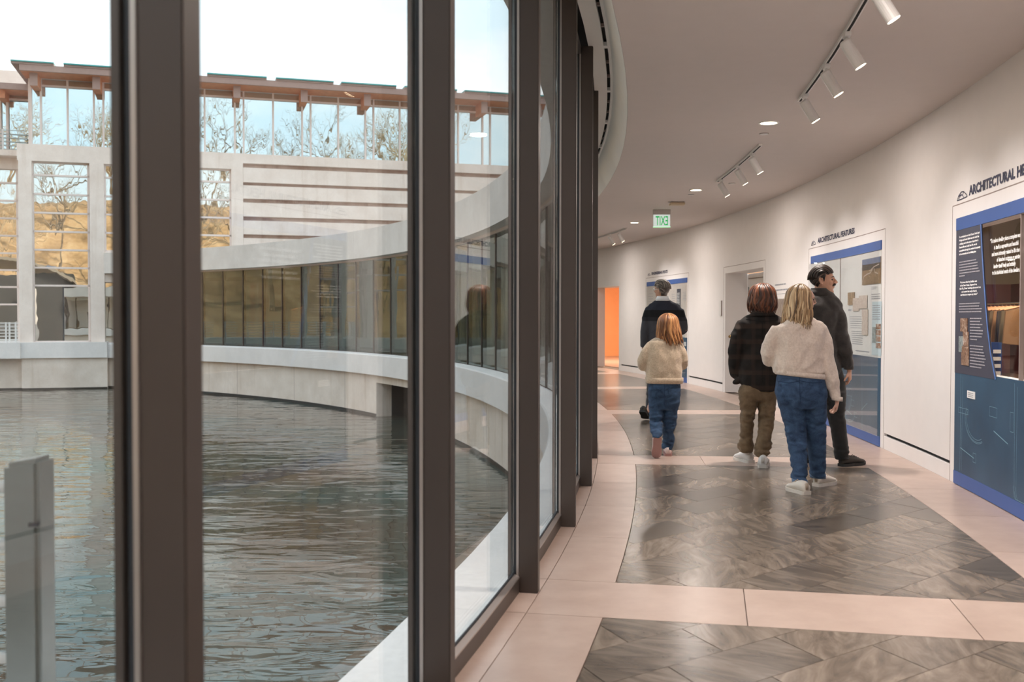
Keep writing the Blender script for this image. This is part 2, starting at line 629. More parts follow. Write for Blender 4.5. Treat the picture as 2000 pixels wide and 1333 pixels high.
# ceiling, cove and soffit over the windows
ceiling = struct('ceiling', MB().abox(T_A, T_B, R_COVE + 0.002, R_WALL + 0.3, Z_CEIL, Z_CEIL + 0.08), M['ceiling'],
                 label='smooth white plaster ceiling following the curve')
struct('trim_1', MB().arc(T_A, T_B, [(R_COVE, Z_CEIL), (R_COVE + 0.01, Z_CEIL + 0.05), (50.31, Z_SOFFIT + 0.06), (50.275, Z_SOFFIT + 0.06), (50.275, Z_SOFFIT)]),
       M['cove'], label='white sloping cove edge of the ceiling above the windows')
sof = MB()
sof.abox(T_A, T_B, 50.10, 50.222, Z_SOFFIT, Z_SOFFIT + 0.03)
sof.abox(T_A, T_B, 50.252, 50.275, Z_SOFFIT, Z_SOFFIT + 0.03)
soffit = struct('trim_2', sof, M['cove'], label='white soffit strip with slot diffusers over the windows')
obj('shade_pocket', MB().abox(T_A, T_B, 49.95, 50.10, Z_SOFFIT + 0.10, Z_SOFFIT + 0.12), M['black'], soffit)
obj('slot_back', MB().abox(T_A, T_B, 50.2, 50.27, Z_SOFFIT + 0.045, Z_SOFFIT + 0.05), M['black'], soffit)
MUL0, MUL_D = -11.018, 1.8675
MUL = [MUL0 + MUL_D * k for k in range(-15, 33)]
bars, vanes = MB(), MB()
for t in MUL:
    bars.abox(t + 0.0, t + 0.10, 50.218, 50.256, Z_SOFFIT - 0.001, Z_SOFFIT + 0.03)
    for q in (0.36, 0.68):
        vanes.abox(t + MUL_D * q, t + MUL_D * q + 0.035, 50.222, 50.252, Z_SOFFIT + 0.008, Z_SOFFIT + 0.03)
obj('slot_divider', bars, M['cove'], soffit)['kind'] = 'stuff'
obj('diffuser_vane', vanes, M['groove'], soffit)['kind'] = 'stuff'

# glazing towards the pond: one window per mullion bay
for n, t in enumerate(MUL):
    t2 = t + MUL_D
    if t2 > T_B:
        break
    near = t < 9.0
    w = empty('window_%d' % (n + 1), pol(t, 50.05, 0))
    tag(w, 'tall floor-to-soffit window bay of the curved gallery', kind='structure')
    dw = math.degrees(0.062 / 50.0)
    m = obj('mullion', MB().abox(t, t + dw, 50.040, R_MUL, 0.0, Z_SOFFIT), M['bronze'], w, bevel=0.003)
    obj('bead', MB().abox(t - 0.004, t + dw + 0.004, 50.028, 50.040, 0.0, Z_SOFFIT), M['bead'], w)
    obj('gasket', MB().abox(t + 0.002, t + dw - 0.002, 50.014, 50.028, 0.0, Z_SOFFIT), M['gasket'], w)
    obj('outer_cap', MB().abox(t - 0.002, t + dw + 0.002, 49.985, 50.004, 0.0, Z_SOFFIT), M['bronze'], w)
    obj('pane', MB().hexa([pol(t + dw * .5, 50.006, 0.02), pol(t2 + dw * .5, 50.006, 0.02), pol(t2 + dw * .5, 50.014, 0.02), pol(t + dw * .5, 50.014, 0.02),
                           pol(t + dw * .5, 50.006, Z_SOFFIT - .005), pol(t2 + dw * .5, 50.006, Z_SOFFIT - .005), pol(t2 + dw * .5, 50.014, Z_SOFFIT - .005), pol(t + dw * .5, 50.014, Z_SOFFIT - .005)]),
        M['glass'] if near else M['glass_ring'], w)
    obj('sill_bar', MB().abox(t + dw, t2, 50.016, 50.042, 0.0, 0.074), M['bronze'], w)
    obj('sill_bead', MB().arc(t + dw, t2, [(50.016, 0.074), (50.044, 0.074), (50.044, 0.082), (50.016, 0.095)]), M['bead'], w)
    obj('sill_gasket', MB().abox(t + dw, t2, 50.014, 50.020, 0.09, 0.105), M['gasket'], w)
    obj('head_bar', MB().abox(t + dw, t2, 49.99, 50.042, Z_SOFFIT - 0.06, Z_SOFFIT), M['bronze'], w)

# outer wall with its openings and recessed slots
SLOTS = [(-6.523, -4.297), (4.499, 6.97), (11.03, 12.50), (-12.9, -10.3), (-16.5, -13.2)]
ORANGE = (12.66, 14.8)
DOOR = (1.845, 4.333)
P3 = (-9.92, -6.678)
P2 = (-4.142, -0.922)
P1 = (7.095, 10.294)
wall = MB()
edges = sorted({T_A, T_B, *[x for s in SLOTS for x in s], *ORANGE, *DOOR, *P3})
for a, b in zip(edges[:-1], edges[1:]):
    mid = (a + b) / 2
    hit = lambda s: s[0] < mid < s[1]
    thick = 0.41 if (0.5 < mid < 5) else (0.5 if 11 < mid < 20 else 0.10 if -10.6 < mid < -4 else 0.3)
    ro = R_WALL + thick
    if hit(ORANGE):
        wall.abox(a, b, R_WALL, ro, 2.17, Z_CEIL)
    elif hit(DOOR):
        wall.abox(a, b, R_WALL, ro, 2.172, Z_CEIL)
    elif hit(P3):
        wall.abox(a, b, R_WALL, ro, 0.0, 0.94)
        wall.abox(a, b, R_WALL, ro, 2.09, Z_CEIL)
    elif any(hit(s) for s in SLOTS):
        wall.abox(a, b, R_WALL, ro, 0.0, 0.135)
        wall.abox(a, b, R_WALL, ro, 0.168, Z_CEIL)
        wall.abox(a, b, R_WALL + 0.05, ro, 0.13, 0.17)
    else:
        wall.abox(a, b, R_WALL, ro, 0.0, Z_CEIL)
wall_right = struct('wall_right', wall, M['wall'], label='white curved gallery wall')
for a, b in SLOTS:
    obj('air_slot', MB().abox(a, b, R_WALL + 0.03, R_WALL + 0.049, 0.135, 0.168), M['black'], wall_right)

def frame_lines(t_r, t_l, z):
    for t in (t_r, t_l):
        obj('reveal_line', MB().abox(t - 0.0035, t + 0.0035, R_WALL - 0.0015, R_WALL + 0.002, 0, z), M['groove'], wall_right)
    obj('reveal_line', MB().abox(t_r, t_l, R_WALL - 0.0015, R_WALL + 0.002, z - 0.004, z + 0.004), M['groove'], wall_right)
frame_lines(-4.268, -0.77, 2.302)
frame_lines(-10.07, -6.528, 2.308)
frame_lines(7.0, 10.38, 2.29)
frame_lines(1.722, 4.46, 2.285)

# unseen end wall, added to keep sky light out of the gallery
struct('wall_back', MB().abox(T_A - 0.3, T_A, 49.8, 53.4, -0.1, 3.7), M['wall'], label='unseen plain white end wall added behind the viewer')

# door niche: a white door set back in the wall, brass knob on the far reveal
door = struct('door_1', MB().abox(DOOR[0] - 0.1, DOOR[1] + 0.06, 53.545, 53.60, 0.0, 2.16), M['wall'], label='white recessed door in the gallery wall')
obj('door_leaf', MB().abox(2.0, 4.20, 53.53, 53.545, 0.01, 2.06), plain('door_enamel', (0.80, 0.765, 0.745), 0.4, var=0.01), door, bevel=0.003)
obj('head_gap', MB().abox(1.9, 4.28, 53.532, 53.545, 2.066, 2.08), M['groove'], door)
for z in (1.86, 0.3):
    obj('hinge', MB().tube([pol(4.235, 53.525, z - 0.06), pol(4.235, 53.525, z + 0.06)], 0.011), M['steel'], door)
kb = MB()
kp = pol(4.30, R_WALL + 0.09, 1.02)
kd = (pol(4.2, R_WALL + 0.09, 1.02) - kp).normalized()
kb.tube([kp - kd * 0.03, kp + kd * 0.03], 0.012, 10)
kb.ellipsoid(kp + kd * 0.045, 0.028, 0.028, 0.028, 12, 8)
obj('knob', kb, M['brass'], door, smooth=True)
obj('knob_plate', MB().tube([kp - kd * 0.045, kp + kd * 0.004], 0.03, 14), M['brass'], door)

# the orange room beyond the far opening
orange = plain('orange_paint', (0.93, 0.50, 0.25), 0.6, var=0.02)
struct('floor_1', MB().abox(10.0, 24.0, 53.6, 58.0, -0.1, 0.0), M['limestone'], label='stone floor of the orange side room')
ow = MB()
ow.abox(22.0, 22.4, 53.62, 58.0, 0.0, 3.2)
ow.abox(10.0, 22.4, 57.6, 58.0, 0.0, 3.2)
ow.abox(9.6, 10.0, 53.62, 58.0, 0.0, 3.2)
wall_or = struct('wall_orange', ow, orange, label='glowing orange wall of the side room beyond the opening')
obj('baseboard', MB().abox(21.95, 22.0, 53.64, 57.6, 0.0, 0.16), orange, wall_or)
struct('ceiling_1', MB().abox(9.6, 22.4, 53.62, 58.0, 3.0, 3.1), M['ceiling'], label='ceiling of the orange side room')
ld = bpy.data.lights.new('side_room_lamp', 'AREA')
ld.energy, ld.size, ld.color = 165, 0.8, (1.0, 0.80, 0.60)
lo = bpy.data.objects.new('side_room_lamp', ld)
lo.location = pol(17.5, 55.2, 2.95)
COL.objects.link(lo)

# ================================================================ wall graphics
def wq(px, py, R=R_WALL):
    """(theta, z) where the gallery wall is seen at photo pixel (px, py)."""
    d = ray(px, py)
    ox, oy = -CX, -CY
    a, b, c = d.x ** 2 + d.y ** 2, 2 * (d.x * ox + d.y * oy), ox * ox + oy * oy - R * R
    t = (-b + math.sqrt(b * b - 4 * a * c)) / (2 * a)
    return math.degrees(math.atan2(d.y * t - CY, d.x * t - CX)), CAM_H + d.z * t

def wu(t_left, u, z, off):
    return pol(t_left - math.degrees(u / R_WALL), R_WALL - off, z)

def plate(mb, t_l, t_r, z0, z1, off0, off1):
    """Slab on the wall from its left angle to its right angle, standing off0..off1 proud of it."""
    mb.abox(t_r, t_l, R_WALL - off1, R_WALL - off0, z0, z1, 0.5)
    return mb

def text2d(body, size=1.0, bold=0.0, shear=0.0):
    cu = bpy.data.curves.new('lettering', 'FONT')
    cu.body, cu.size, cu.offset, cu.shear, cu.resolution_u = body, size, bold, shear, 2
    ob = bpy.data.objects.new('lettering', cu)
    COL.objects.link(ob)
    dg = bpy.context.evaluated_depsgraph_get()
    me = bpy.data.meshes.new_from_object(ob.evaluated_get(dg))
    vs = [(v.co.x, v.co.y) for v in me.vertices]
    fs = [tuple(p.vertices) for p in me.polygons]
    bpy.data.objects.remove(ob)
    bpy.data.curves.remove(cu)
    bpy.data.meshes.remove(me)
    return vs, fs

def wall_text(mb, body, t_l, z, size, width=None, off=0.004, bold=0.0, shear=0.0, xs=1.0):
    vs, fs = text2d(body, size, bold, shear)
    if not vs:
        return
    w = max(v[0] for v in vs)
    k = width / w if width else xs
    mb.add([wu(t_l, x * k, z + y, off) for x, y in vs], fs)

def ribbon(mb, pts, width, t_l, off=0.004):
    """Flat line drawn on the wall through (u, z) points."""
    for (u0, z0), (u1, z1) in zip(pts[:-1], pts[1:]):
        L = math.hypot(u1 - u0, z1 - z0)
        if L < 1e-6:
            continue
        nx, nz = -(z1 - z0) / L * width / 2, (u1 - u0) / L * width / 2
        mb.add([wu(t_l, u0 + nx, z0 + nz, off), wu(t_l, u1 + nx, z1 + nz, off), wu(t_l, u1 - nx, z1 - nz, off), wu(t_l, u0 - nx, z0 - nz, off)], [(0, 1, 2, 3)])

def word_bars(mb, t_l, z, width, h, off, rnd):
    """A line of print too small to read: word-shaped bars."""
    u = 0.0
    while u < width - 0.01:
        w = min(rnd.uniform(0.012, 0.05) * h / 0.012, width - u)
        mb.add([wu(t_l, u, z, off), wu(t_l, u + w, z, off), wu(t_l, u + w, z + h, off), wu(t_l, u, z + h, off)], [(0, 1, 2, 3)])
        u += w + h * 0.55

def arc_pts(cu, cz, ru, rz, a0, a1, n=24):
    return [(cu + ru * math.cos(math.radians(a0 + (a1 - a0) * i / n)), cz + rz * math.sin(math.radians(a0 + (a1 - a0) * i / n))) for i in range(n + 1)]

def title(body, t_icon, t_text, z, width, cap, label):
    root = thing('wall_title', label, 'lettering', pol(t_text, R_WALL, z))
    mb = MB()
    wall_text(mb, body, t_text, z, cap / 0.70, width, bold=0.004)
    obj('lettering', mb, M['ink'], root)['kind'] = 'stuff'
    ic = MB()
    s = cap * 1.0
    up = lambda pts: [(u * 1.9, z - 0.01 + v * 0.85) for u, v in pts]
    ribbon(ic, up([(0, 0), (s * .25, s * .55), (s * .75, s * .98), (s * 1.25, s * .9), (s * 1.7, s * .42), (s * 1.9, s * .1), (s * 1.1, s * .02), (0, 0)]), 0.008, t_icon)
    ribbon(ic, up([(s * .25, s * .5), (s * .7, s * .62), (s * 1.0, s * .5), (s * 1.25, s * .1)]), 0.008, t_icon)
    ribbon(ic, up([(s * .35, s * .05), (s * .5, s * .4), (s * .75, s * .6)]), 0.008, t_icon)
    ribbon(ic, up([(s * 1.0, s * .5), (s * 1.15, s * .75), (s * 1.25, s * .9)]), 0.008, t_icon)
    obj('icon', ic, M['ink'], root)['kind'] = 'stuff'
title('ARCHITECTURAL FEATURES', -0.90, -1.24, 2.352, 1.63, 0.062, 'navy ARCHITECTURAL FEATURES heading with vault icon on the wall')
title('ARCHITECTURAL HERITAGE', -6.66, -6.99, 2.352, 1.66, 0.072, 'large navy ARCHITECTURAL HE heading nearest the viewer, cut by the frame')
title('ENGINEERING FEATS', 10.24, 9.93, 2.352, 1.20, 0.060, 'small far-off ENGINEERING FEATS heading above the grey-haired man')

rnd = random.Random(3)
def print_mat(name, cols, scale, dist=1.5, stretch=(1, 1, 1)):
    t = NT(name)
    t.set(Roughness=0.4)
    t.col(t.ramp(t.noise(t.mapping(t.pos(), stretch), scale, 5, 0.6, dist), [(0.25 + 0.5 * i / max(1, len(cols) - 1), c) for i, c in enumerate(cols)]))
    return t.m
M['ph_land'] = print_mat('site_photo', [srgb(92, 74, 58), srgb(150, 124, 92), srgb(118, 96, 72), srgb(206, 184, 140)], 9, 2)
M['ph_sky'] = print_mat('photo_sky', [srgb(86, 104, 140), srgb(120, 134, 160)], 6)
M['ph_wood'] = print_mat('photo_forest', [srgb(58, 52, 48), srgb(96, 84, 70)], 14)
M['ph_tan'] = print_mat('sepia_photo', [srgb(110, 88, 66), srgb(160, 134, 104), srgb(206, 190, 170)], 16)
M['ph_stone'] = print_mat('stone_photo', [srgb(176, 160, 150), srgb(200, 186, 176), srgb(226, 218, 210)], 26)
M['ph_grey'] = print_mat('grey_photo', [srgb(60, 70, 74), srgb(140, 152, 154), srgb(190, 200, 200)], 24)
M['ph_mix'] = print_mat('interior_photo', [srgb(40, 40, 44), srgb(150, 112, 88), srgb(226, 222, 216)], 22)
M['ph_dusk'] = print_mat('gallery_photo', [srgb(60, 46, 40), srgb(140, 106, 84), srgb(206, 190, 176)], 24)

def photo(px0, py0, px1, py1, mat, root, name='photo_print', off=0.012, dz=None):
    tl, z1 = wq(px0, py0)
    tr, z0 = wq(px1, py1)
    z0b = wq(px0, py1)[1]
    return obj(name, plate(MB(), tl, tr, (z0 + z0b) / 2 if dz is None else z1 - dz, z1, off - 0.004, off), mat, root)

def lines_px(mb, rows, h, off):
    for px0, py, px1 in rows:
        t0, z = wq(px0, py)
        t1 = wq(px1, py)[0]
        word_bars(mb, t0, z, math.radians(t0 - t1) * R_WALL, h, off, rnd)

def blueprint_lines(mb, t_l, width, off, seed):
    r = random.Random(seed)
    for _ in range(5):
        u = r.uniform(0.08, width - 0.1)
        ribbon(mb, [(u, 0.13), (u + r.uniform(-.04, .04), 0.92)], 0.004, t_l, off)
        ribbon(mb, [(u + 0.035, 0.13), (u + 0.035 + r.uniform(-.02, .02), 0.9)], 0.003, t_l, off)
    for _ in range(4):
        cu, cz, ru = r.uniform(0.2, width - 0.2), r.uniform(0.2, 0.8), r.uniform(0.2, 0.5)
        a = r.uniform(150, 260)
        for dr in (0, 0.03, 0.045):
            ribbon(mb, [(u, min(max(z, .12), .925)) for u, z in arc_pts(cu, cz, ru + dr, (ru + dr) * .6, a, a + 150) if 0.02 < u < width - 0.02], 0.003, t_l, off)
    for _ in range(9):
        u, z, w, h = r.uniform(0.05, width - 0.35), r.uniform(0.16, 0.75), r.uniform(0.06, 0.28), r.uniform(0.04, 0.14)
        ribbon(mb, [(u, z), (u + w, z), (u + w, z + h), (u, z + h), (u, z)], 0.003, t_l, off)
    for _ in range(5):
        u, z = r.uniform(0.05, width - 0.4), r.uniform(0.2, 0.85)
        ribbon(mb, [(u, z), (u + r.uniform(.15, .35), min(.92, z + r.uniform(-.08, .12)))], 0.006, t_l, off)

def panel_base(root, P, seed, lower=True):
    t_l, t_r = P[1], P[0]
    w = math.radians(t_l - t_r) * R_WALL
    obj('top_band', plate(MB(), t_l, t_r, 2.092, 2.192, 0.0, 0.014), M['blue_band'], root)
    obj('bottom_band', plate(MB(), t_l, t_r, 0.006, 0.112, 0.0, 0.014), M['blue_band'], root)
    obj('blueprint_sheet', plate(MB(), t_l, t_r, 0.112, 0.945, 0.0, 0.010), M['blueprint'], root)
    mb = MB()
    blueprint_lines(mb, t_l, w, 0.0115, seed)
    obj('line_drawing', mb, M['line_white'], root)['kind'] = 'stuff'
    return t_l, t_r, w

# middle display: architectural features
p2 = thing('exhibit_display', 'glazed display of photographs and text above a blueprint, beside the moustached man', 'display', pol(-2.5, R_WALL, 0))
t_l, t_r, w = panel_base(p2, P2, 11)
obj('white_sheet', plate(MB(), t_l, t_r, 0.945, 2.092, 0.0, 0.006), M['panel_white'], p2)
ph = photo(1686, 508, 1722, 552, M['ph_land'], p2, dz=0.285)
t0, z1 = wq(1686, 508)
t1 = wq(1722, 508)[0]
obj('photo_sky', plate(MB(), t0, t1, z1 - 0.062, z1, 0.012, 0.0128), M['ph_sky'], ph)
obj('photo_forest', plate(MB(), t0, t1, z1 - 0.125, z1 - 0.062, 0.012, 0.0126), M['ph_wood'], ph)
rb = MB()
ribbon(rb, [(0.02, z1 - .25), (0.08, z1 - .19), (0.2, z1 - .17), (0.33, z1 - .16), (0.45, z1 - .10), (0.5, z1 - .16), (0.62, z1 - .18)], 0.012, t0, 0.0135)
ribbon(rb, [(0.3, z1 - .14), (0.45, z1 - .10), (0.66, z1 - .08)], 0.010, t0, 0.0135)
obj('photo_path', rb, M['ph_stone'], ph)
for a in ((1658, 572, 1671, 596, 'ph_tan'), (1668, 583, 1680, 608, 'ph_stone'), (1680, 578, 1696, 603, 'ph_stone'), (1686, 605, 1697, 655, 'ph_stone')):
    photo(*a[:4], M[a[4]], p2, off=0.012 + 0.001 * a[0] % 0.003)
photo(1705, 590, 1722, 695, M['panel_pale'], p2, 'pale_column', off=0.009)
photo(1706, 639, 1712.5, 670, M['ph_grey'], p2, off=0.013)
for i, y0 in enumerate((633, 645, 657, 670)):
    photo(1713, y0, 1722, y0 + 10.5, M['ph_mix'], p2, off=0.013)
mb = MB()
lines_px(mb, [(1661 + 0.25 * i, 620 + 4.2 * i, 1684) for i in range(6)] + [(1664 + 0.25 * i, 648 + 4.0 * i, 1686) for i in range(7)], 0.008, 0.0075)
lines_px(mb, [(1658, 608, 1664.5)], 0.022, 0.0075)
lines_px(mb, [(1704, 576 + 4.4 * i, 1721) for i in range(3)] + [(1706, 598 + 4.4 * i, 1721) for i in range(7)], 0.008, 0.0105)
wall_text(mb, 'LIGHT', wq(1704, 566)[0], wq(1704, 566)[1], 0.045, 0.17, 0.0075)
obj('caption_text', mb, M['ink_grey'], p2)['kind'] = 'stuff'
mb = MB()
for px in (1702, 1660):
    t0, z0 = wq(px, 690)
    ribbon(mb, [(0, 0.97), (0, 1.72 if px == 1702 else 1.5)], 0.004, t0, 0.0075)
t0, z0 = wq(1672, 685)
ribbon(mb, [(0, z0), (0.55, z0)], 0.012, t0, 0.0075)
obj('rule_line', mb, M['ink_grey'], p2)
gl = MB()
td = -2.48
plate(gl, t_l, td + 0.004, 0.115, 2.09, 0.030, 0.036)
obj('glass_pane', gl, M['case_glass'], p2)
obj('glass_pane', plate(MB(), td - 0.004, t_r, 0.115, 2.09, 0.030, 0.036), M['case_glass'], p2)
obj('glass_joint', plate(MB(), td + 0.004, td - 0.004, 0.94, 2.09, 0.029, 0.037), M['groove'], p2)

# nearest display: quotation on glass, a vitrine behind
p3 = thing('exhibit_display', 'nearest blue-banded display with white quotation lettering and a shop-like vitrine behind glass', 'display', pol(-8.2, R_WALL, 0))
t_l, t_r, w = panel_base(p3, P3, 5)
curve = [(1919, 436), (1921.5, 490), (1924.5, 540), (1928, 590), (1932, 640), (1938, 690), (1948, 742)]
cpts = [wq(*p) for p in curve]
sl = MB()
edge = MB()
for (ta, za), (tb, zb) in zip(cpts[:-1], cpts[1:]):
    for q in range(5):
        L = [t_l + (x - t_l) * f for x in (ta, tb) for f in (q / 5, (q + 1) / 5)]
        sl.hexa([pol(L[0], R_WALL, za), pol(L[0], R_WALL - .012, za), pol(L[1], R_WALL - .012, za), pol(L[1], R_WALL, za),
                 pol(L[2], R_WALL, zb), pol(L[2], R_WALL - .012, zb), pol(L[3], R_WALL - .012, zb), pol(L[3], R_WALL, zb)])
ua = [(math.radians(t_l - t) * R_WALL, z) for t, z in cpts]
ribbon(edge, ua, 0.022, t_l, 0.0135)
slate = obj('slate_panel', sl, M['panel_dark'], p3)
obj('curved_edge', edge, M['blue_edge'], slate)
bold = ['For considerably more than 50 years, Frank Lloyd', 'Wright and Moshe Safdie share the belief that', 'a building must be the union of opposites. In',
        'Bentonville and, until the 50s, we do', 'accomplished through the creation of complexity', 'in the connection to the building lines.']
wb, wp = MB(), MB()
for i, s in enumerate(bold):
    t0, z = wq(1877.5, 465.5 + 6.7 * i)
    wall_text(wb, s, t0, z, 0.021, [0.50, 0.49, 0.47, 0.44, 0.52, 0.42][i], 0.0155, bold=0.0012)
for i, ww in enumerate((0.42, 0.45, 0.45, 0.48, 0.50, 0.14)):
    t0, z = wq(1877.5, 514 + 5.4 * i)
    word_bars(wp, t0, z, ww, 0.009, 0.0155, rnd)
for i, (x, ww) in enumerate(((1879, 0.42), (1879, 0.42), (1878, 0.52), (1882, 0.38), (1880, 0.42))):
    t0, z = wq(x, 554 + 6 * i)
    wall_text(wb, ['\u201cIt is here that the Buffalo met', 'of the Deer Crane, Dogwood we,', 'the Fly, Deer looking alone and on', 'and control the body of earth,', 'and that is to inspire my vision\u201d'][i], t0, z, 0.020, ww, 0.0155, bold=0.001)
for i, ww in enumerate((0.52, 0.50, 0.56, 0.55)):
    t0, z = wq(1877, 595 + 5.2 * i)
    word_bars(wp, t0, z, ww, 0.009, 0.0155, rnd)
for i, ww in enumerate((0.28, 0.24, 0.30, 0.26, 0.31, 0.30, 0.28, 0.18)):
    t0, z = wq(1898.5, 623.5 + 5.8 * i)
    word_bars(wp, t0, z, ww, 0.009, 0.0155, rnd)
for i, ww in enumerate((0.33, 0.31, 0.33, 0.35, 0.37, 0.34, 0.36, 0.28)):
    t0, z = wq(1898.5, 676.5 + 5.8 * i)
    word_bars(wp, t0, z, ww, 0.009, 0.0155, rnd)
obj('bold_lettering', wb, M['ink_white'], slate)['kind'] = 'stuff'
obj('small_lettering', wp, M['ink_pale'], slate)['kind'] = 'stuff'
for a in ((1880, 622, 1893.5, 648, 'ph_dusk'), (1885, 648, 1895.5, 676, 'ph_mix'), (1877, 657, 1885, 688, 'ph_grey'), (1882, 676, 1896, 714, 'ph_dusk')):
    photo(*a[:4], M[a[4]], slate, off=0.0175)
lab = photo(1893, 763, 1908, 779, M['ink_white'], p3, 'small_label', off=0.016)
lt = MB()
for i in range(3):
    t0, z = wq(1895, 768 + 3.5 * i)
    word_bars(lt, t0, z, 0.13, 0.006, 0.0172, rnd)
obj('label_print', lt, M['ink_grey'], lab)['kind'] = 'stuff'
obj('glass_pane', MB().abox(t_r, cpts[0][0] + 0.75, R_WALL + 0.02, R_WALL + 0.026, 0.94, 2.09), M['case_glass'], p3)
obj('glass_joint', MB().abox(-8.243, -8.228, R_WALL - 0.003, R_WALL + 0.026, 0.94, 2.09), M['groove'], p3)
qt = MB()
qs = ['\u201cTo make a dwelling place a complete work of art,', 'in itself as expressive and beautiful', 'and more intimately related to life than anything',
      'of detached sculpture or painting,', 'lending itself freely and suitably', 'to the individual needs of the dwellers.\u201d']
qx = [(1929, 475.5), (1936.5, 487.5), (1932, 501), (1941.5, 511.5), (1935.5, 524.5), (1933, 537)]
for s, (x, y) in zip(qs, qx):
    t0, z = wq(x, y)
    wall_text(qt, s, t0, z, 0.043, None, -0.018, bold=0.0016, shear=0.12, xs=0.86)
obj('quotation', qt, M['ink_white'], p3)['kind'] = 'stuff'

# vitrine behind the glass
vit = MB()
vit.abox(-11.2, -4.1, 54.9, 54.95, 0.5, 2.6)
vit.abox(-11.2, -11.15, 53.23, 54.9, 0.5, 2.6)
vit.abox(-4.15, -4.1, 53.23, 54.9, 0.5, 2.6)
struct('wall_vitrine', vit, plain('vitrine_tan', srgb(146, 128, 108), 0.7), label='tan back wall of the vitrine behind the nearest display')
struct('floor_vitrine', MB().abox(-11.2, -4.1, 53.22, 54.95, 0.55, 0.80), plain('vitrine_shelf', srgb(120, 96, 80), 0.5), label='shelf floor of the vitrine behind the nearest display')
vl = bpy.data.lights.new('vitrine_fill_light', 'AREA')  # unseen light added to brighten the dark vitrine
vl.energy, vl.size, vl.color = 42, 0.5, (1.0, 0.85, 0.68)
vlo = bpy.data.objects.new('vitrine_fill_light', vl)
vlo.location = pol(-7.0, 54.0, 2.55)
COL.objects.link(vlo)
struct('ceiling_vitrine', MB().abox(-11.2, -4.1, 53.22, 54.95, 2.6, 2.66), plain('vitrine_top', srgb(120, 104, 90), 0.7), label='lid of the vitrine behind the nearest display')
red = thing('red_backdrop', 'dark red partition standing inside the vitrine behind glass', 'partition', pol(-5.0, 54.6, 0.8))
obj('board', MB().abox(-6.3, -4.2, 54.4, 54.46, 0.80, 1.72), plain('oxblood_paint', srgb(104, 46, 46), 0.6), red)
obj('board_return', MB().abox(-4.26, -4.2, 53.4, 54.4, 0.80, 1.72), plain('oxblood_return', srgb(104, 46, 46), 0.6), red)
rack = thing('garment_rail', 'thin metal clothes rail inside the vitrine', 'rail', pol(-5.9, 53.7, 0.8))
obj('rail', MB().tube([pol(-6.55, 53.72, 1.50), pol(-5.2, 53.72, 1.50)], 0.008), M['steel'], rack)
for t in (-6.55, -5.2):
    obj('post', MB().tube([pol(t, 53.72, 0.80), pol(t, 53.72, 1.50)], 0.008), M['steel'], rack)
gar_m = [plain('garment_tan', srgb(150, 112, 78), 0.9), plain('garment_khaki', srgb(104, 88, 66), 0.9), plain('garment_dark', srgb(58, 48, 44), 0.9)]
hang_m = plain('beech_hanger', srgb(206, 140, 84), 0.5)
for i in range(12):
    t = -6.45 + 0.1 * i
    g_ = thing('hanging_garment', 'small garment on a wooden hanger along the vitrine rail', 'garment', pol(t, 53.72, 1.50), 'garments on the vitrine rail')
    a, b = pol(t, 53.57, 1.44), pol(t, 53.87, 1.44)
    c = pol(t, 53.72, 1.475)
    obj('hanger', MB().tube([a, c, b], 0.007, 6), hang_m, g_)
    obj('hook', MB().tube([c, c + Vector((0, 0, 0.03))], 0.003, 5), M['steel'], g_)
    n = (pol(t + 0.03, 53.72, 1.4) - pol(t, 53.72, 1.4)).normalized() * 0.012
    pr = [(53.58, 1.43), (53.72, 1.465), (53.86, 1.43), (53.88, 1.16), (53.72, 1.14 + 0.02 * (i % 3)), (53.56, 1.16)]
    vs = [pol(t, r, z) - n for r, z in pr] + [pol(t, r, z) + n for r, z in pr]
    fs = [tuple(range(6)), tuple(reversed(range(6, 12)))] + [(q, (q + 1) % 6, 6 + (q + 1) % 6, 6 + q) for q in range(6)]
    obj('cloth', MB().add(vs, fs), gar_m[(i * 7) % 3], g_)
ban = thing('standing_banner', 'narrow dark blue upright book-like sign in the vitrine', 'sign', pol(-6.0, 53.55, 0.8))
obj('board', MB().abox(-6.62, -6.50, 53.42, 53.50, 0.80, 1.17), plain('cobalt_board', srgb(30, 66, 128), 0.4), ban)
bt = MB()
for i in range(4):
    bt.abox(-6.63, -6.625, 53.43, 53.49, 0.90 + 0.06 * i, 0.93 + 0.06 * i)
obj('print_mark', bt, M['ink_white'], ban)['kind'] = 'stuff'
purple = thing('purple_plinth', 'plum coloured display block at the back of the vitrine', 'plinth', pol(-6.9, 54.1, 0.8))
obj('block', MB().abox(-6.9, -5.9, 53.98, 54.35, 0.80, 1.22), plain('plum_paint', srgb(86, 50, 96), 0.6), purple, bevel=0.01)

# far display: engineering feats
p1 = thing('exhibit_display', 'far glazed display behind the grey-haired man, slate label strip on pale print', 'display', pol(8.7, R_WALL, 0))
t_l, t_r, w = panel_base(p1, P1, 23)
obj('pale_sheet', plate(MB(), t_l, t_r, 0.945, 2.092, 0.0, 0.006), plain('pale_print', srgb(206, 198, 192), 0.5), p1)
st = photo(1323, 565, 1330, 600, M['panel_dark'], p1, 'slate_strip', off=0.012)
mb = MB()
for i in range(9):
    t0, z = wq(1323.8, 574 + 3 * i)
    word_bars(mb, t0, z, 0.18, 0.016, 0.0155, rnd)
obj('strip_print', mb, M['ink_white'], st)['kind'] = 'stuff'
mb = MB()
lines_px(mb, [(1335, 572 + 3 * i, 1341) for i in range(6)] + [(1313, 576 + 4 * i, 1319) for i in range(5)] + [(1267, 575 + 5 * i, 1276) for i in range(5)], 0.010, 0.0075)
obj('caption_text', mb, M['ink_grey'], p1)['kind'] = 'stuff'
photo(1334, 668, 1341, 676, M['panel_white'], p1, 'white_card', off=0.013)
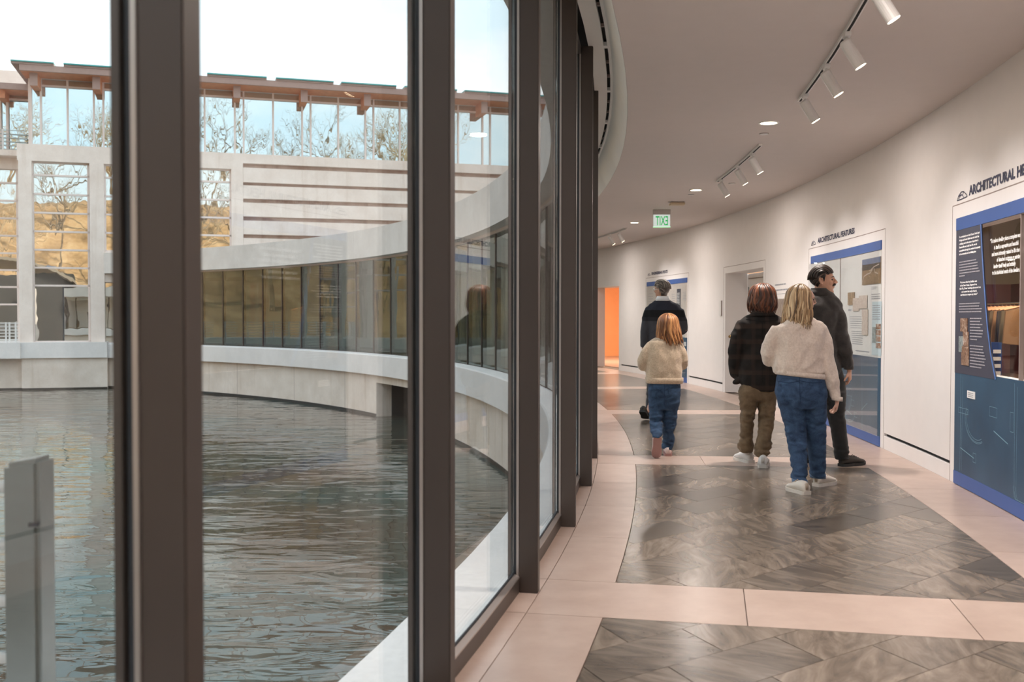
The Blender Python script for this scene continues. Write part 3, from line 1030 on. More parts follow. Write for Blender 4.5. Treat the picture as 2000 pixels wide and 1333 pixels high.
obj('glass_pane', plate(MB(), t_l, t_r, 0.115, 2.09, 0.030, 0.036), M['case_glass'], p1)

# small wall text and framed print between door and middle display
cap = thing('wall_caption', 'two faint caption lines on the wall above the framed print', 'lettering', pol(0.6, R_WALL, 1.6))
mb = MB()
lines_px(mb, [(1514, 558.5, 1536), (1512, 569, 1540)], 0.02, 0.003)
t0, z = wq(1517, 575)
ribbon(mb, [(0, z), (0.62, z)], 0.006, t0, 0.003)
obj('caption_text', mb, M['ink_grey'], cap)['kind'] = 'stuff'
pr = thing('framed_print', 'brown-grey framed print on the wall between the two heads', 'picture', pol(0.6, R_WALL, 1.4))
photo(1515, 585, 1552, 625, print_mat('brown_print', [srgb(110, 96, 88), srgb(150, 136, 126), srgb(176, 164, 152)], 10), pr, 'print', off=0.02)
photo(1513.5, 583.5, 1553.5, 626.5, plain('pale_mat', (0.7, 0.68, 0.66), 0.6), pr, 'mount_board', off=0.014)
sg = thing('room_plaque', 'slim white plaque on the wall left of the recessed door', 'sign', pol(4.6, R_WALL, 1.5))
obj('plate', plate(MB(), 4.68, 4.56, 1.40, 1.68, 0.0, 0.018), M['white_metal'], sg, bevel=0.002)
obj('edge', plate(MB(), 4.556, 4.548, 1.40, 1.68, 0.0, 0.019), M['groove'], sg)

# ================================================================ ceiling fittings
WARM = (1.0, 0.90, 0.83)
M['lens'] = plain('warm_lens', (1, 0.95, 0.85), 0.4, emit=(1.0, 0.80, 0.52, 1), estr=14)
def radial(t):
    a = math.radians(t)
    return Vector((math.cos(a), math.sin(a), 0))

DL_E, DL_S, TR_E = 24, 150, 62
DL = [-5.467 + 5.69 * k for k in range(-4, 6)]
dl_lab = {0: 'bright recessed downlight nearest the viewer, before the track lamps', 1: 'round recessed downlight above the far track lamps', 2: 'small far downlight beside the EXIT sign'}
for i, t in enumerate(DL):
    c = pol(t, 51.742, Z_CEIL)
    k = i - 4
    d_ = thing('downlight', dl_lab.get(k, 'recessed round ceiling downlight out of view along the gallery'), 'light', c, 'ceiling downlights')
    rim, lens = MB(), MB()
    ring = []
    for rr, zz in ((0.098, 0.0), (0.098, -0.006), (0.078, -0.006), (0.078, 0.0)):
        ring.append([c + Vector((rr * math.cos(q * math.pi / 12), rr * math.sin(q * math.pi / 12), zz)) for q in range(24)])
    rim.rings(ring, caps=False)
    obj('trim_ring', rim, M['white_metal'], d_, smooth=True)
    lens.tube([c + Vector((0, 0, -0.001)), c + Vector((0, 0, -0.004))], 0.079, 24)
    obj('lens', lens, M['lens'], d_)
    l = bpy.data.lights.new('downlight_lamp', 'AREA')
    l.shape, l.size, l.energy, l.color = 'DISK', 0.15, DL_E, WARM
    l2 = bpy.data.lights.new('downlight_beam', 'SPOT')
    l2.energy, l2.color, l2.spot_size, l2.spot_blend, l2.shadow_soft_size = DL_S, WARM, math.radians(120), 1.0, 0.07
    for ll in (l, l2):
        lo = bpy.data.objects.new(ll.name, ll)
        lo.location = (0, 0, -0.02)
        lo.parent = d_
        COL.objects.link(lo)

def track(t_a, t_b, heads, label, head_labels):
    tr = thing('light_track', label, 'light track', pol((t_a + t_b) / 2, 51.85, Z_CEIL))
    obj('rail', MB().abox(t_a, t_b, 51.832, 51.868, Z_CEIL - 0.022, Z_CEIL), M['white_metal'], tr)
    obj('conductor', MB().abox(t_a + 0.02, t_b - 0.02, 51.842, 51.858, Z_CEIL - 0.0235, Z_CEIL - 0.022), M['black'], tr)
    for t, hl in zip(heads, head_labels):
        p = pol(t, 51.85, Z_CEIL - 0.022)
        h = thing('track_lamp', hl, 'light', p, 'track lamps')
        ax = (radial(t) * 0.52 + Vector((0, 0, -0.85))).normalized()
        obj('adapter', MB().abox(t - 0.06, t + 0.06, 51.83, 51.87, Z_CEIL - 0.05, Z_CEIL - 0.022), M['white_metal'], h, bevel=0.003)
        q = p + Vector((0, 0, -0.075))
        obj('stem', MB().tube([p + Vector((0, 0, -0.02)), q], 0.009), M['white_metal'], h)
        b0, b1 = q - ax * 0.02 + radial(t) * 0.0, q + ax * 0.165
        obj('body', MB().tube([b0 - ax * 0.012, b0, b1], [0.028, 0.039, 0.039], 20), M['white_metal'], h, smooth=False)
        obj('lens', MB().tube([b1 + ax * 0.0006, b1 + ax * 0.002], 0.035, 20), M['lens'], h)
        l = bpy.data.lights.new('track_lamp_light', 'SPOT')
        l.energy, l.color, l.spot_size, l.spot_blend, l.shadow_soft_size = TR_E, (1.0, 0.92, 0.88), math.radians(96), 1.0, 0.035
        lo = bpy.data.objects.new('track_lamp_light', l)
        lo.rotation_euler = ax.to_track_quat('-Z', 'Y').to_euler()
        lo.location = b1 + ax * 0.01 - p
        lo.parent = h
        COL.objects.link(lo)
track(-10.9, -6.62, [-10.1, -8.95, -8.03, -6.93], 'black-slotted track of the near ceiling lamps',
      ['unseen near track lamp added just above the top of the frame', 'topmost near track lamp, its warm lens showing as a wide oval', 'middle of the three near track lamps', 'lowest and leftmost of the three near track lamps'])  # first lamp is unseen, added for its light on the wall
track(-4.16, -0.93, [-3.60, -2.55, -1.22], 'shorter ceiling track in the middle distance',
      ['right-hand lamp of the middle ceiling track', 'middle lamp of the middle ceiling track', 'left-hand lamp of the middle ceiling track'])
track(7.2, 10.2, [7.9, 8.8], 'faint far ceiling track left of the EXIT sign', ['right-hand lamp of the far ceiling track', 'left-hand lamp of the far ceiling track'])
track(-19.0, -13.4, [-14.6, -16.4, -18.2], 'unseen ceiling track added behind the viewer', ['unseen track lamp added behind the viewer, first', 'unseen track lamp added behind the viewer, second', 'unseen track lamp added behind the viewer, third'])  # unseen track, added to light the nearby wall
track(-27.0, -22.0, [-22.6, -24.6, -26.4], 'unseen rearmost ceiling track added far behind the viewer', ['unseen added rearmost ceiling lamp, first of its track', 'unseen added rearmost ceiling lamp, second of its track', 'unseen added rearmost ceiling lamp, third of its track'])  # second unseen track, added for more light in the gallery

for t, r_, lb in ((-4.833, 51.785, 'small white ceiling disc beyond the nearest downlight'), (0.814, 51.772, 'tiny white ceiling disc beside the second downlight'), (-0.62, 52.1, 'small ceiling sprinkler at the end of the middle track')):
    c = pol(t, r_, Z_CEIL)
    s_ = thing('ceiling_disc', lb, 'detector', c)
    obj('plate', MB().tube([c, c + Vector((0, 0, -0.008)), c + Vector((0, 0, -0.012))], [0.044, 0.044, 0.036], 20), M['white_metal'], s_)
    obj('rim_shadow', MB().tube([c, c + Vector((0, 0, -0.004))], 0.047, 20), M['groove'], s_)
c = pol(1.95, 51.75, Z_CEIL)
s_ = thing('ceiling_beacon', 'flat beige alarm unit on the ceiling near the EXIT sign', 'alarm', c)
ux, uy = Vector((1, 0, 0)), Vector((0, 1, 0))
obj('body', MB().obox(c - ux * 0.13 - uy * 0.10 + Vector((0, 0, -0.05)), ux * 0.26, uy * 0.20, Vector((0, 0, 0.035))), plain('beige_plastic', srgb(206, 188, 160), 0.5), s_, bevel=0.02)
obj('mount', MB().obox(c - ux * 0.10 - uy * 0.08 + Vector((0, 0, -0.016)), ux * 0.20, uy * 0.16, Vector((0, 0, 0.016))), M['groove'], s_)

# EXIT sign: edge-lit glass seen from its back, so the word reads mirrored
c = at(1292.5, 409, 17.55)
ex = thing('exit_sign', 'hanging green EXIT sign on clear glass, lettering mirrored', 'sign', c)
k = 17.55 / F_PX
hw = 16.8 * k
obj('housing', MB().box((c.x - hw, c.y - 0.03, c.z - 10.5 * k), (c.x + hw, c.y + 0.03, Z_CEIL)), plain('sign_housing', srgb(190, 182, 178), 0.4), ex, bevel=0.004)
gz1, gz0 = c.z - 10.5 * k, c.z - 34 * k
t = NT('etched_glass')
t.n.remove(t.b)
tr = t.new('ShaderNodeBsdfTransparent')
tr.inputs['Color'].default_value = (0.9, 0.97, 0.92, 1)
dfm = t.new('ShaderNodeEmission', in_Strength=0.62)
dfm.inputs['Color'].default_value = (0.86, 0.94, 0.88, 1)
ms = t.new('ShaderNodeMixShader', in_0=0.5)
t.l.new(tr.outputs[0], ms.inputs[1]); t.l.new(dfm.outputs[0], ms.inputs[2]); t.l.new(ms.outputs[0], t.out.inputs[0])
obj('glass_plate', MB().box((c.x - hw * 0.97, c.y - 0.006, gz0), (c.x + hw * 0.97, c.y + 0.006, gz1)), t.m, ex)
M['exit_green'] = plain('exit_green', (0.0, 0.16, 0.03), 0.5, emit=(0.0, 0.55, 0.10, 1), estr=0.45)
vs, fs = text2d('EXIT', 1.0, 0.01)
x0, x1 = min(v[0] for v in vs), max(v[0] for v in vs)
h1 = max(v[1] for v in vs)
sx, sz = 24 * k / (x1 - x0), 17.5 * k / h1
obj('lettering', MB().add([(c.x - ((x - x0) * sx - 12 * k), c.y - 0.009, gz0 + 3 * k + y * sz) for x, y in vs], fs), M['exit_green'], ex)
obj('light_edge', MB().box((c.x - hw, c.y - 0.008, gz0 - 1.2 * k), (c.x + hw, c.y + 0.008, gz0)), plain('edge_glow', (0.4, 0.8, 0.5), 0.4, emit=(0.35, 0.9, 0.45, 1), estr=0.8), ex)
# ================================================================ outside of the curved gallery
struct('roof_beam', MB().arc(T_A, T_B, [(49.60, Z_SOFFIT), (49.94, Z_SOFFIT), (49.94, Z_SOFFIT + 0.12), (50.4, Z_SOFFIT + 0.12), (50.4, Z_BEAM), (49.60, Z_BEAM)]), M['concrete_cool'], label='curved concrete roof beam of the gallery across the pond')
struct('trim_3', MB().abox(T_A, T_B, 49.94, 50.0, Z_SOFFIT - 0.07, Z_SOFFIT), M['frame_white'], label='thin cream trim under the curved roof beam')
struct('roof', MB().abox(T_A, T_B, 50.16, 53.7, 4.25, 4.45), M['concrete_cool'], label='flat gallery roof')
struct('trim_4', MB().arc(T_A, T_B, [(49.60, -0.02), (R_LEDGE, -0.05), (R_LEDGE, -0.75), (50.0, -0.75), (50.0, 0.0)]), M['ledge'],
       label='pale concrete ledge running below the curved windows')
OPEN = (22.0, 27.4)
ub = MB()
ub.abox(T_A, OPEN[0], 49.80, 50.4, -4.5, -0.75)
ub.abox(OPEN[1], T_B, 49.80, 50.4, -4.5, -0.75)
ub.abox(OPEN[0], OPEN[1], 49.80, 50.4, -1.05, -0.75)
pond_wall = struct('wall_pond', ub, M['concrete_stained'], label='stained concrete wall below the ledge, standing in the pond')
ob_ = MB()
ob_.abox(OPEN[0] - 1, OPEN[1] + 1, 53.4, 53.6, -4.5, -0.75)
ob_.abox(OPEN[0] - 0.3, OPEN[0], 50.4, 53.4, -4.5, -0.75)
ob_.abox(OPEN[1], OPEN[1] + 0.3, 50.4, 53.4, -4.5, -0.75)
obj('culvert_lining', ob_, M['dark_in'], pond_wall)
obj('culvert_pier', MB().abox(24.9, 25.6, 51.4, 52.2, -4.5, -0.75), M['concrete_stained'], pond_wall)
wl_ = MB()
wl_.abox(T_A, OPEN[0], 49.775, 49.80, Z_WATER - 0.05, Z_WATER + 0.10)
wl_.abox(OPEN[1], T_B, 49.775, 49.80, Z_WATER - 0.05, Z_WATER + 0.10)
obj('tide_mark', wl_, M['waterline'], pond_wall)
for t in (3.0, 8.2, 13.5, 19.0, 30.8, 36.0, 41.5, 47.0):
    obj('panel_joint', MB().abox(t - 0.012, t + 0.012, 49.797, 49.802, -2.2, -0.75), M['groove'], pond_wall)

# pond
pw = MB()
pw.add([(-130, -90, Z_WATER), (60, -90, Z_WATER), (60, 64, Z_WATER), (-130, 64, Z_WATER)], [(0, 1, 2, 3)])
pond = obj('pond_water', pw, M['water'])
tag(pond, 'rippled pond water reflecting the facade and the sky', 'water', kind='stuff')

# ================================================================ straight museum wing across the pond
FA = at(36, 618, 51.0).to_2d()
FB = Vector((0.0, 58.45))
fd = (FB - FA).normalized()
fn = Vector((fd.y, -fd.x))
def fpt(u, z, off=0.0):
    p = FA + fd * u + fn * off
    return Vector((p.x, p.y, z))
def fq(px, py, off=0.0):
    d = ray(px, py)
    d2 = d.to_2d()
    t = (FA.dot(fn) + off) / d2.dot(fn)
    return (d2 * t - FA - fn * off).dot(fd), CAM_H + d.z * t
def fu(px, off=0.0):
    return fq(px, 400, off)[0]
def fz(px, py, off=0.0):
    return fq(px, py, off)[1]
def fbox(mb, u0, u1, z0, z1, o0, o1):
    return mb.hexa([fpt(u0, z0, o0), fpt(u1, z0, o0), fpt(u1, z0, o1), fpt(u0, z0, o1), fpt(u0, z1, o0), fpt(u1, z1, o0), fpt(u1, z1, o1), fpt(u0, z1, o1)])

bld = thing('museum_wing', 'pale concrete museum wing with clerestory windows and timber eaves across the pond', 'building', fpt(10, 0))
def bpart(name, mat, *boxes, parent=None, **kw):
    mb = MB()
    for b in boxes:
        fbox(mb, *b)
    return obj(name, mb, mat, parent or bld, **kw)

Z_BT, Z_BB = fz(36, 280), fz(36, 313)
U_END = fu(1330)
bpart('parapet_band', M['concrete'], (0, fu(475), Z_BB, Z_BT, -0.8, 0.0))
bpart('parapet_band', M['concrete'], (fu(475), U_END, fz(475, 318.6), Z_BT, -0.8, -0.03))
cols = [(36, 62), (175, 203), (452, 475)]
for a, b in cols:
    bpart('column', M['concrete'], (fu(a), fu(b), -0.05, Z_BB, -0.8, 0.0))
bpart('corner_wall', M['concrete'], (0, 0.5, -0.05, Z_BT, -4.2, -0.8))

def win_grid(px0, px1, zs, off, mats, parent=None, vert=None, vz=None, side=True):
    """A tall recessed window: one frame, a pane for each row between its rails."""
    u0, u1 = fu(px0, off), fu(px1, off)
    fr = MB()
    fbox(fr, u0, u0 + 0.10, zs[0], zs[-1], off - 0.02, off + 0.08)
    fbox(fr, u1 - 0.10, u1, zs[0], zs[-1], off - 0.02, off + 0.08)
    for z in zs:
        fbox(fr, u0, u1, z - 0.045, z + 0.045, off - 0.02, off + 0.08)
    w_ = obj('window', fr, M['frame_white'], parent or bld)
    for za, zb in zip(zs[:-1], zs[1:]):
        cut = [u0 + 0.1, u1 - 0.1]
        if vert is not None and zb <= vz + 0.1:
            cut.insert(1, fu(vert, off))
            fb_ = MB()
            fbox(fb_, cut[1] - 0.03, cut[1] + 0.03, za, zb, off - 0.02, off + 0.04)
            obj('glazing_bar', fb_, M['gasket'], w_)
        for ua_, ub_ in zip(cut[:-1], cut[1:]):
            tilt = rnd.uniform(-0.006, 0.006)
            pm = MB()
            pm.hexa([fpt(ua_, za, off - 0.03), fpt(ub_, za, off - 0.03 + tilt), fpt(ub_, za, off - 0.01 + tilt), fpt(ua_, za, off - 0.01),
                     fpt(ua_, zb, off - 0.03), fpt(ub_, zb, off - 0.03 + tilt), fpt(ub_, zb, off - 0.01 + tilt), fpt(ua_, zb, off - 0.01)])
            obj('pane', pm, mats, w_)
    return w_
zrow = [fz(66, y, -0.35) for y in (668, 558, 523, 488, 452, 415.5, 379, 342, 317)]
win_grid(62, 175, zrow, -0.35, M['glass_lower'], vert=122, vz=zrow[1])
win_grid(203, 452, zrow[3:], -0.35, M['glass_lower'], vert=328, vz=99)
bpart('spandrel', M['concrete'], (fu(203), fu(452), zrow[3] - 1.6, zrow[3] - 0.05, -0.8, -0.1))
win_grid(200, 262, [0.0, zrow[3] - 1.6], -0.30, M['glass_lower'], vert=222, vz=99)
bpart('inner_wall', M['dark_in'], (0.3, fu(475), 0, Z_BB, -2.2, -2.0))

# slotted wall: concrete courses with rusty recesses between
ucs = fu(475)
gr = [fz(475, y) for y in (318.6, 327, 355.5, 361.8, 387.6, 395.5, 422.5, 430.6, 457.6, 465)]
bpart('slot_recess', M['groove_rust'], (ucs, U_END, 0.0, gr[0], -0.8, -0.32))
lower = gr[1:] + [0.0]
for za, zb in zip(lower[0::2], gr[2::2] + [None]):
    zb = zb if zb is not None else 0.0
    segs = [ucs, ucs + 9.0, ucs + 18.0, U_END]
    for a, b in zip(segs[:-1], segs[1:]):
        bpart('concrete_course', M['concrete'], (a + 0.006, b - 0.006, zb, za, -0.6, -0.03 - 0.01 * ((int(za * 7) + int(a)) % 3)))

# clerestory
ZT, ZTR = fz(500, 177, -0.12), fz(500, 193.5, -0.12)
beams = [68, 190, 328, 464, 595, 718, 835, 946, 1052, 1152]
bu = [fu(p, -0.12) for p in beams]
mull = []
for i, b in enumerate(bu):
    mull.append(b - 0.12)
    mull.append(b + 0.33)
    if i + 1 < len(bu):
        mull.append((b + 0.33 + bu[i + 1] - 0.12) / 2)
cf = MB()
fbox(cf, mull[0], mull[-1], ZT - 0.10, ZT, -0.16, -0.02)
fbox(cf, mull[0], mull[-1], ZTR - 0.045, ZTR + 0.045, -0.16, -0.02)
cl = obj('clerestory_frame', cf, M['frame_white'], bld)
for u in mull:
    obj('clerestory_mullion', fbox(MB(), u - 0.045, u + 0.045, Z_BT, ZT, -0.18, -0.04), M['frame_white'], cl)
for a, b in zip(mull[:-1], mull[1:]):
    for za, zb in ((Z_BT, ZTR), (ZTR, ZT)):
        ti = rnd.uniform(-0.004, 0.004)
        pm = MB().hexa([fpt(a, za, -0.14), fpt(b, za, -0.14 + ti), fpt(b, za, -0.12 + ti), fpt(a, za, -0.12),
                        fpt(a, zb, -0.14), fpt(b, zb, -0.14 + ti), fpt(b, zb, -0.12 + ti), fpt(a, zb, -0.12)])
        obj('clerestory_pane', pm, M['glass_upper'], cl)
bpart('clerestory_side', M['frame_white'], (mull[0] - 0.14, mull[0], Z_BT, ZT, -6, -0.12))

# roof, eaves and brackets
OV = 1.6
Z_FT, Z_FB = fz(500, 155, OV), fz(500, 166.5, OV)
uR0 = fu(40, OV)
bpart('fascia', M['fascia'], (uR0, U_END, Z_FB, Z_FT, OV - 0.12, OV))
bpart('soffit', M['timber'], (uR0, U_END, Z_FB - 0.0, Z_FB + 0.08, -0.3, OV - 0.12))
bpart('lintel', M['timber'], (mull[0] - 0.14, U_END, ZT, Z_FB, -0.3, -0.04))
rf = bpart('roof_deck', M['fascia'], (uR0, U_END, Z_FB + 0.1, Z_FT, -12, OV - 0.12))
notch = [(24, 108), (127, 250), (266, 389), (406, 522), (540, 652), (667, 774), (790, 892), (907, 1005), (1019, 1114), (1128, 1220)]
for a, b in notch:
    u0, u1 = fu(a, OV), fu(b, OV)
    pl = obj('roof_plate', fbox(MB(), u0, u1, Z_FT, Z_FT + 0.10, -6, OV + 0.04), M['fascia'], rf)
    obj('copper_edge', fbox(MB(), u0, u1, Z_FT + 0.09, Z_FT + 0.15, -6, OV + 0.12), M['teal'], rf)
for p in beams:
    u = fu(p, 1.15)
    obj('eave_bracket', fbox(MB(), u - 0.17, u + 0.17, Z_FB - 0.62, Z_FB, -0.3, 1.15), M['timber'], bld)
    obj('bracket_cap', fbox(MB(), u - 0.18, u + 0.18, Z_FB - 0.62, Z_FB, 1.15, 1.19), M['fascia'], bld)

# set-back wing at the far left
SB = -3.5
wing = thing('set_back_wing', 'set-back left end of the museum with gridded windows and low roof', 'building', fpt(-6, 0, SB))
uL, uRr = fu(-260, SB), 0.4
mbw = MB()
fbox(mbw, uL, uRr, fz(20, 330, SB), fz(20, 297, SB), SB - 0.8, SB)
obj('parapet_band', mbw, M['concrete'], wing)
zr2 = [fz(20, y, SB - 0.3) for y in (672, 595, 561, 528, 495, 461, 427, 392.5, 358, 331)]
for a, b in ((-70, 36), (-190, -86)):
    win_grid(a, b, zr2, SB - 0.3, M['glass_lower'], parent=wing)
for a, b in ((-86, -70), (-206, -190)):
    obj('column', fbox(MB(), fu(a, SB), fu(b, SB), 0, fz(20, 330, SB), SB - 0.8, SB), M['concrete'], wing)
zw0, zw1 = fz(20, 297, SB), fz(20, 182, SB)
fr = MB()
for px in (-120, -90, -50, -20, 2, 16, 68):
    u = fu(px, SB)
    fbox(fr, u - 0.06, u + 0.06, zw0, zw1, SB - 0.1, SB)
for z in (zw1, fz(20, 194, SB)):
    fbox(fr, uL, uRr + 2, z - 0.05, z + 0.05, SB - 0.1, SB)
obj('clerestory_frame', fr, M['frame_white'], wing)
obj('clerestory_glass', fbox(MB(), uL, uRr + 2.2, zw0, zw1, SB - 0.2, SB - 0.18), M['glass_upper'], wing)
o2 = SB + 1.5
obj('fascia', fbox(MB(), uL, fu(70, o2), fz(20, 174, o2), fz(20, 162, o2), o2 - 0.12, o2), M['fascia'], wing)
obj('soffit', fbox(MB(), uL, fu(70, o2), fz(20, 174, o2), fz(20, 172, o2), SB - 0.3, o2 - 0.12), M['timber'], wing)
obj('roof_deck', fbox(MB(), uL, fu(75, o2), fz(20, 168, o2), fz(20, 162, o2), SB - 9, o2 - 0.1), M['fascia'], wing)
for px in (5, -115):
    u = fu(px, SB + 1.1)
    obj('eave_bracket', fbox(MB(), u - 0.17, u + 0.17, fz(20, 192, SB + 1.1), fz(20, 173, SB + 1.1), SB - 0.2, SB + 1.1), M['timber'], wing)
for z in np.linspace(fz(20, 292, SB + .5), fz(20, 255, SB + .5), 6):
    obj('terrace_rail', fbox(MB(), uL, 0.0, z - 0.02, z + 0.02, SB + 0.5, SB + 0.54), M['steel'], wing)
for px in (-60, -20, 7):
    u = fu(px, SB + .5)
    obj('terrace_post', fbox(MB(), u - 0.04, u + 0.04, zw0, fz(20, 253, SB + .5), SB + 0.5, SB + 0.56), M['white_metal'], wing)
obj('terrace_slab', fbox(MB(), uL, 0.0, zw0 - 0.3, zw0, SB, SB + 0.8), M['concrete'], wing)
obj('rear_parapet', fbox(MB(), fu(-80, -10), fu(66, -10), fz(20, 190, -10), fz(20, 138, -10), -10.4, -10), M['concrete'], wing)

# ledge and pond wall in front of the straight wing
u_m = fu(206, 0.6)
bpart('ledge', M['ledge'], (fu(38, 0.45), u_m, -0.72, 0.06, -0.4, 0.45))
bpart('ledge', M['ledge'], (fu(-260, 0.8), fu(38, 0.45), -0.72, 0.06, -4.0, 0.65))
bpart('pond_wall', M['concrete_stained'], (fu(39, 0.3), u_m, -4.5, -0.72, -0.4, 0.3))
bpart('pond_wall', M['concrete_stained'], (fu(-260, 0.0), fu(40, 0.0), -4.5, -0.72, -4.0, -0.05))
bpart('tide_mark', M['waterline'], (fu(39, 0.3), u_m, Z_WATER - 0.05, Z_WATER + 0.08, 0.3, 0.315), (fu(-260, 0), fu(40, 0), Z_WATER - 0.05, Z_WATER + 0.08, -0.05, -0.035))
rl = thing('ledge_railing', 'low white railing on the ledge at the far left', 'railing', fpt(fu(10, 0.4), 0.06, 0.4))
for px in (-120, -70, -30, 9, 16, 28):
    u = fu(px, 0.4)
    obj('post', fbox(MB(), u - 0.035, u + 0.035, 0.06, fz(20, 630, .4), 0.36, 0.44), M['white_metal'], rl)
for z in np.linspace(0.22, fz(20, 632, .4), 6):
    obj('rail', fbox(MB(), fu(-200, 0.4), fu(34, .4), z - 0.018, z + 0.018, 0.38, 0.42), M['white_metal'], rl)

# ================================================================ near balcony railing just outside the glass
Y_R = 2.62
pt = at(57, 893, Y_R)
nr = thing('balcony_railing', 'grey metal railing post with side rails outside the nearest window', 'railing', (pt.x, Y_R, -0.02))
hw = 0.046
pm = MB().hexa([(pt.x - hw, Y_R - .05, -.02), (pt.x + hw, Y_R - .05, -.02), (pt.x + hw, Y_R + .05, -.02), (pt.x - hw, Y_R + .05, -.02),
                (pt.x - hw, Y_R - .05, pt.z - .012), (pt.x + hw, Y_R - .05, pt.z + .004), (pt.x + hw, Y_R + .05, pt.z + .004), (pt.x - hw, Y_R + .05, pt.z - .012)])
obj('post', pm, M['steel'], nr, bevel=0.012)
obj('clip', MB().box((pt.x + 0.022, Y_R - 0.056, pt.z - 0.17), (pt.x + 0.047, Y_R - 0.05, pt.z - 0.16)), M['gasket'], nr)
for py in (950, 1062, 1174, 1286, 1398, 1510):
    z = at(0, py, Y_R).z
    obj('rail', MB().tube([(pt.x, Y_R, z - 0.003), (-4.3, Y_R + 0.25, z)], 0.015), M['white_metal'], nr, smooth=True)
for xx, yy in ((-2.7, Y_R + 0.12), (-4.3, Y_R + 0.25)):
    obj('post', MB().box((xx - hw, yy - .05, -.02), (xx + hw, yy + .05, pt.z)), M['steel'], nr, bevel=0.012)
struct('balcony_slab', MB().box((-4.6, 1.2, -0.30), (-1.0, 2.95, -0.02)), M['ledge'], label='small concrete balcony slab outside the nearest window')

# ================================================================ what the facade glass mirrors: hillside, trees, vaulted roof
HC = Vector((-8.0, 5.0))
def hill_h(rad, a):
    k = max(0.0, min(1.0, (rad - 62) / 52))
    return -3.0 + 27 * k * k * (3 - 2 * k) + 2.0 * noise.noise(Vector((math.cos(a) * rad * .04, math.sin(a) * rad * .04, 3.1)))
hm = MB()
na, nr_ = 64, 14
A0, A1 = math.radians(126), math.radians(322)
vs = []
for i in range(na + 1):
    a = A0 + (A1 - A0) * i / na
    for j in range(nr_ + 1):
        rad = 60 + 75 * j / nr_
        vs.append((HC.x + math.cos(a) * rad, HC.y + math.sin(a) * rad, hill_h(rad, a)))
fs = [(i * (nr_ + 1) + j, (i + 1) * (nr_ + 1) + j, (i + 1) * (nr_ + 1) + j + 1, i * (nr_ + 1) + j + 1) for i in range(na) for j in range(nr_)]
hm.add(vs, fs)
struct('hillside', hm, M['hill'], label='brown leaf-strewn hillside mirrored in the facade glass', smooth=True)

def tree_mesh(seed, h):
    r = random.Random(seed)
    mb = MB()
    def grow(p, d, L, rad, lev):
        pts, n = [p], 3 if lev < 3 else 2
        q = p
        for _ in range(n):
            d = (d + Vector((r.uniform(-.2, .2), r.uniform(-.2, .2), r.uniform(-.03, .13)))).normalized()
            q = q + d * (L / n)
            pts.append(q)
        mb.tube(pts, [rad * (1 - 0.38 * i / n) for i in range(n + 1)], 5 if lev < 2 else 3, caps=False)
        if lev >= 5:
            return
        for c in range((3 if lev < 4 else 4) if lev > 0 else 5):
            ax = Vector((r.uniform(-1, 1), r.uniform(-1, 1), r.uniform(-.2, .6))).normalized()
            nd = (d * r.uniform(.5, 1.0) + ax * r.uniform(.55, .95)).normalized()
            grow(pts[r.choice((-1, -1, -2))], nd, L * r.uniform(.55, .78), rad * .52, lev + 1)
    grow(Vector((0, 0, -0.3)), Vector((0, 0, 1)), h * 0.36, h * 0.016, 0)
    return mb
tms = [tree_mesh(s, 17).mesh('bare_tree', M['twig' if s % 2 else 'bark']) for s in (1, 2, 3, 4)]
rt = random.Random(12)
spots = []
for _ in range(4000):
    a, rad = math.radians(rt.uniform(134, 318)), rt.uniform(72, 118)
    p = HC + Vector((math.cos(a), math.sin(a))) * rad
    if all((p - q).length > 10.5 for q, _a, _r in spots):
        spots.append((p, a, rad))
    if len(spots) >= 90:
        break
for i, (p, a, rad) in enumerate(spots):
    o = link('bare_tree', tms[i % 4])
    o.location = (p.x, p.y, hill_h(rad, a) - 0.2)
    o.rotation_euler = (0, 0, rt.uniform(0, 6.28))
    s = rt.uniform(1.15, 1.85)
    o.scale = (s * 0.8, s * 0.8, s)
    tag(o, 'bare winter tree on the brown hillside, mirrored in the facade glass', 'tree', 'bare trees mirrored in the facade')

vp = thing('vaulted_pavilion', 'vaulted roof pavilion mirrored in the tall facade window', 'building', (-20, -30, 0))
va = MB()
n = 18
for j, (xx0, xx1) in enumerate(((-34, -8),)):
    ring_o = [(-21 + 13.5 * math.cos(math.pi * i / n), 4.2 + 4.6 * math.sin(math.pi * i / n)) for i in range(n + 1)]
    for y0, y1 in ((-44, -24),):
        vs = [(x, y0, z) for x, z in ring_o] + [(x, y1, z) for x, z in ring_o]
        vs += [(x, y0, z - .35) for x, z in ring_o] + [(x, y1, z - .35) for x, z in ring_o]
        m = n + 1
        fs = [(i, i + 1, m + i + 1, m + i) for i in range(n)] + [(2 * m + i, 3 * m + i, 3 * m + i + 1, 2 * m + i + 1) for i in range(n)] + [(m + i, m + i + 1, 3 * m + i + 1, 3 * m + i) for i in range(n)]
        va.add(vs, fs)
obj('vault_shell', va, plain('weathered_copper', srgb(150, 136, 120), 0.5, 0.3), vp)
sk = MB()
for i in (4, 8, 12):
    x, z = -21 + 13.6 * math.cos(math.pi * i / n), 4.2 + 4.7 * math.sin(math.pi * i / n)
    sk.box((x - 0.5, -44, z - 0.1), (x + 0.5, -23.9, z + 0.12))
obj('skylight_band', sk, M['ph_sky'], vp)
obj('glass_front', MB().box((-34, -25.2, -2.3), (-8, -25.0, 6.5)), M['dark_in'], vp)
for x in (-34, -28.5, -23.5, -18.5, -13.5, -8):
    obj('buttress', MB().box((x - .5, -26, -4), (x + .5, -23.2, 4.6)), M['concrete'], vp)
# ================================================================ people
from mathutils.bvhtree import BVHTree
Z3 = Vector((0, 0, 1))

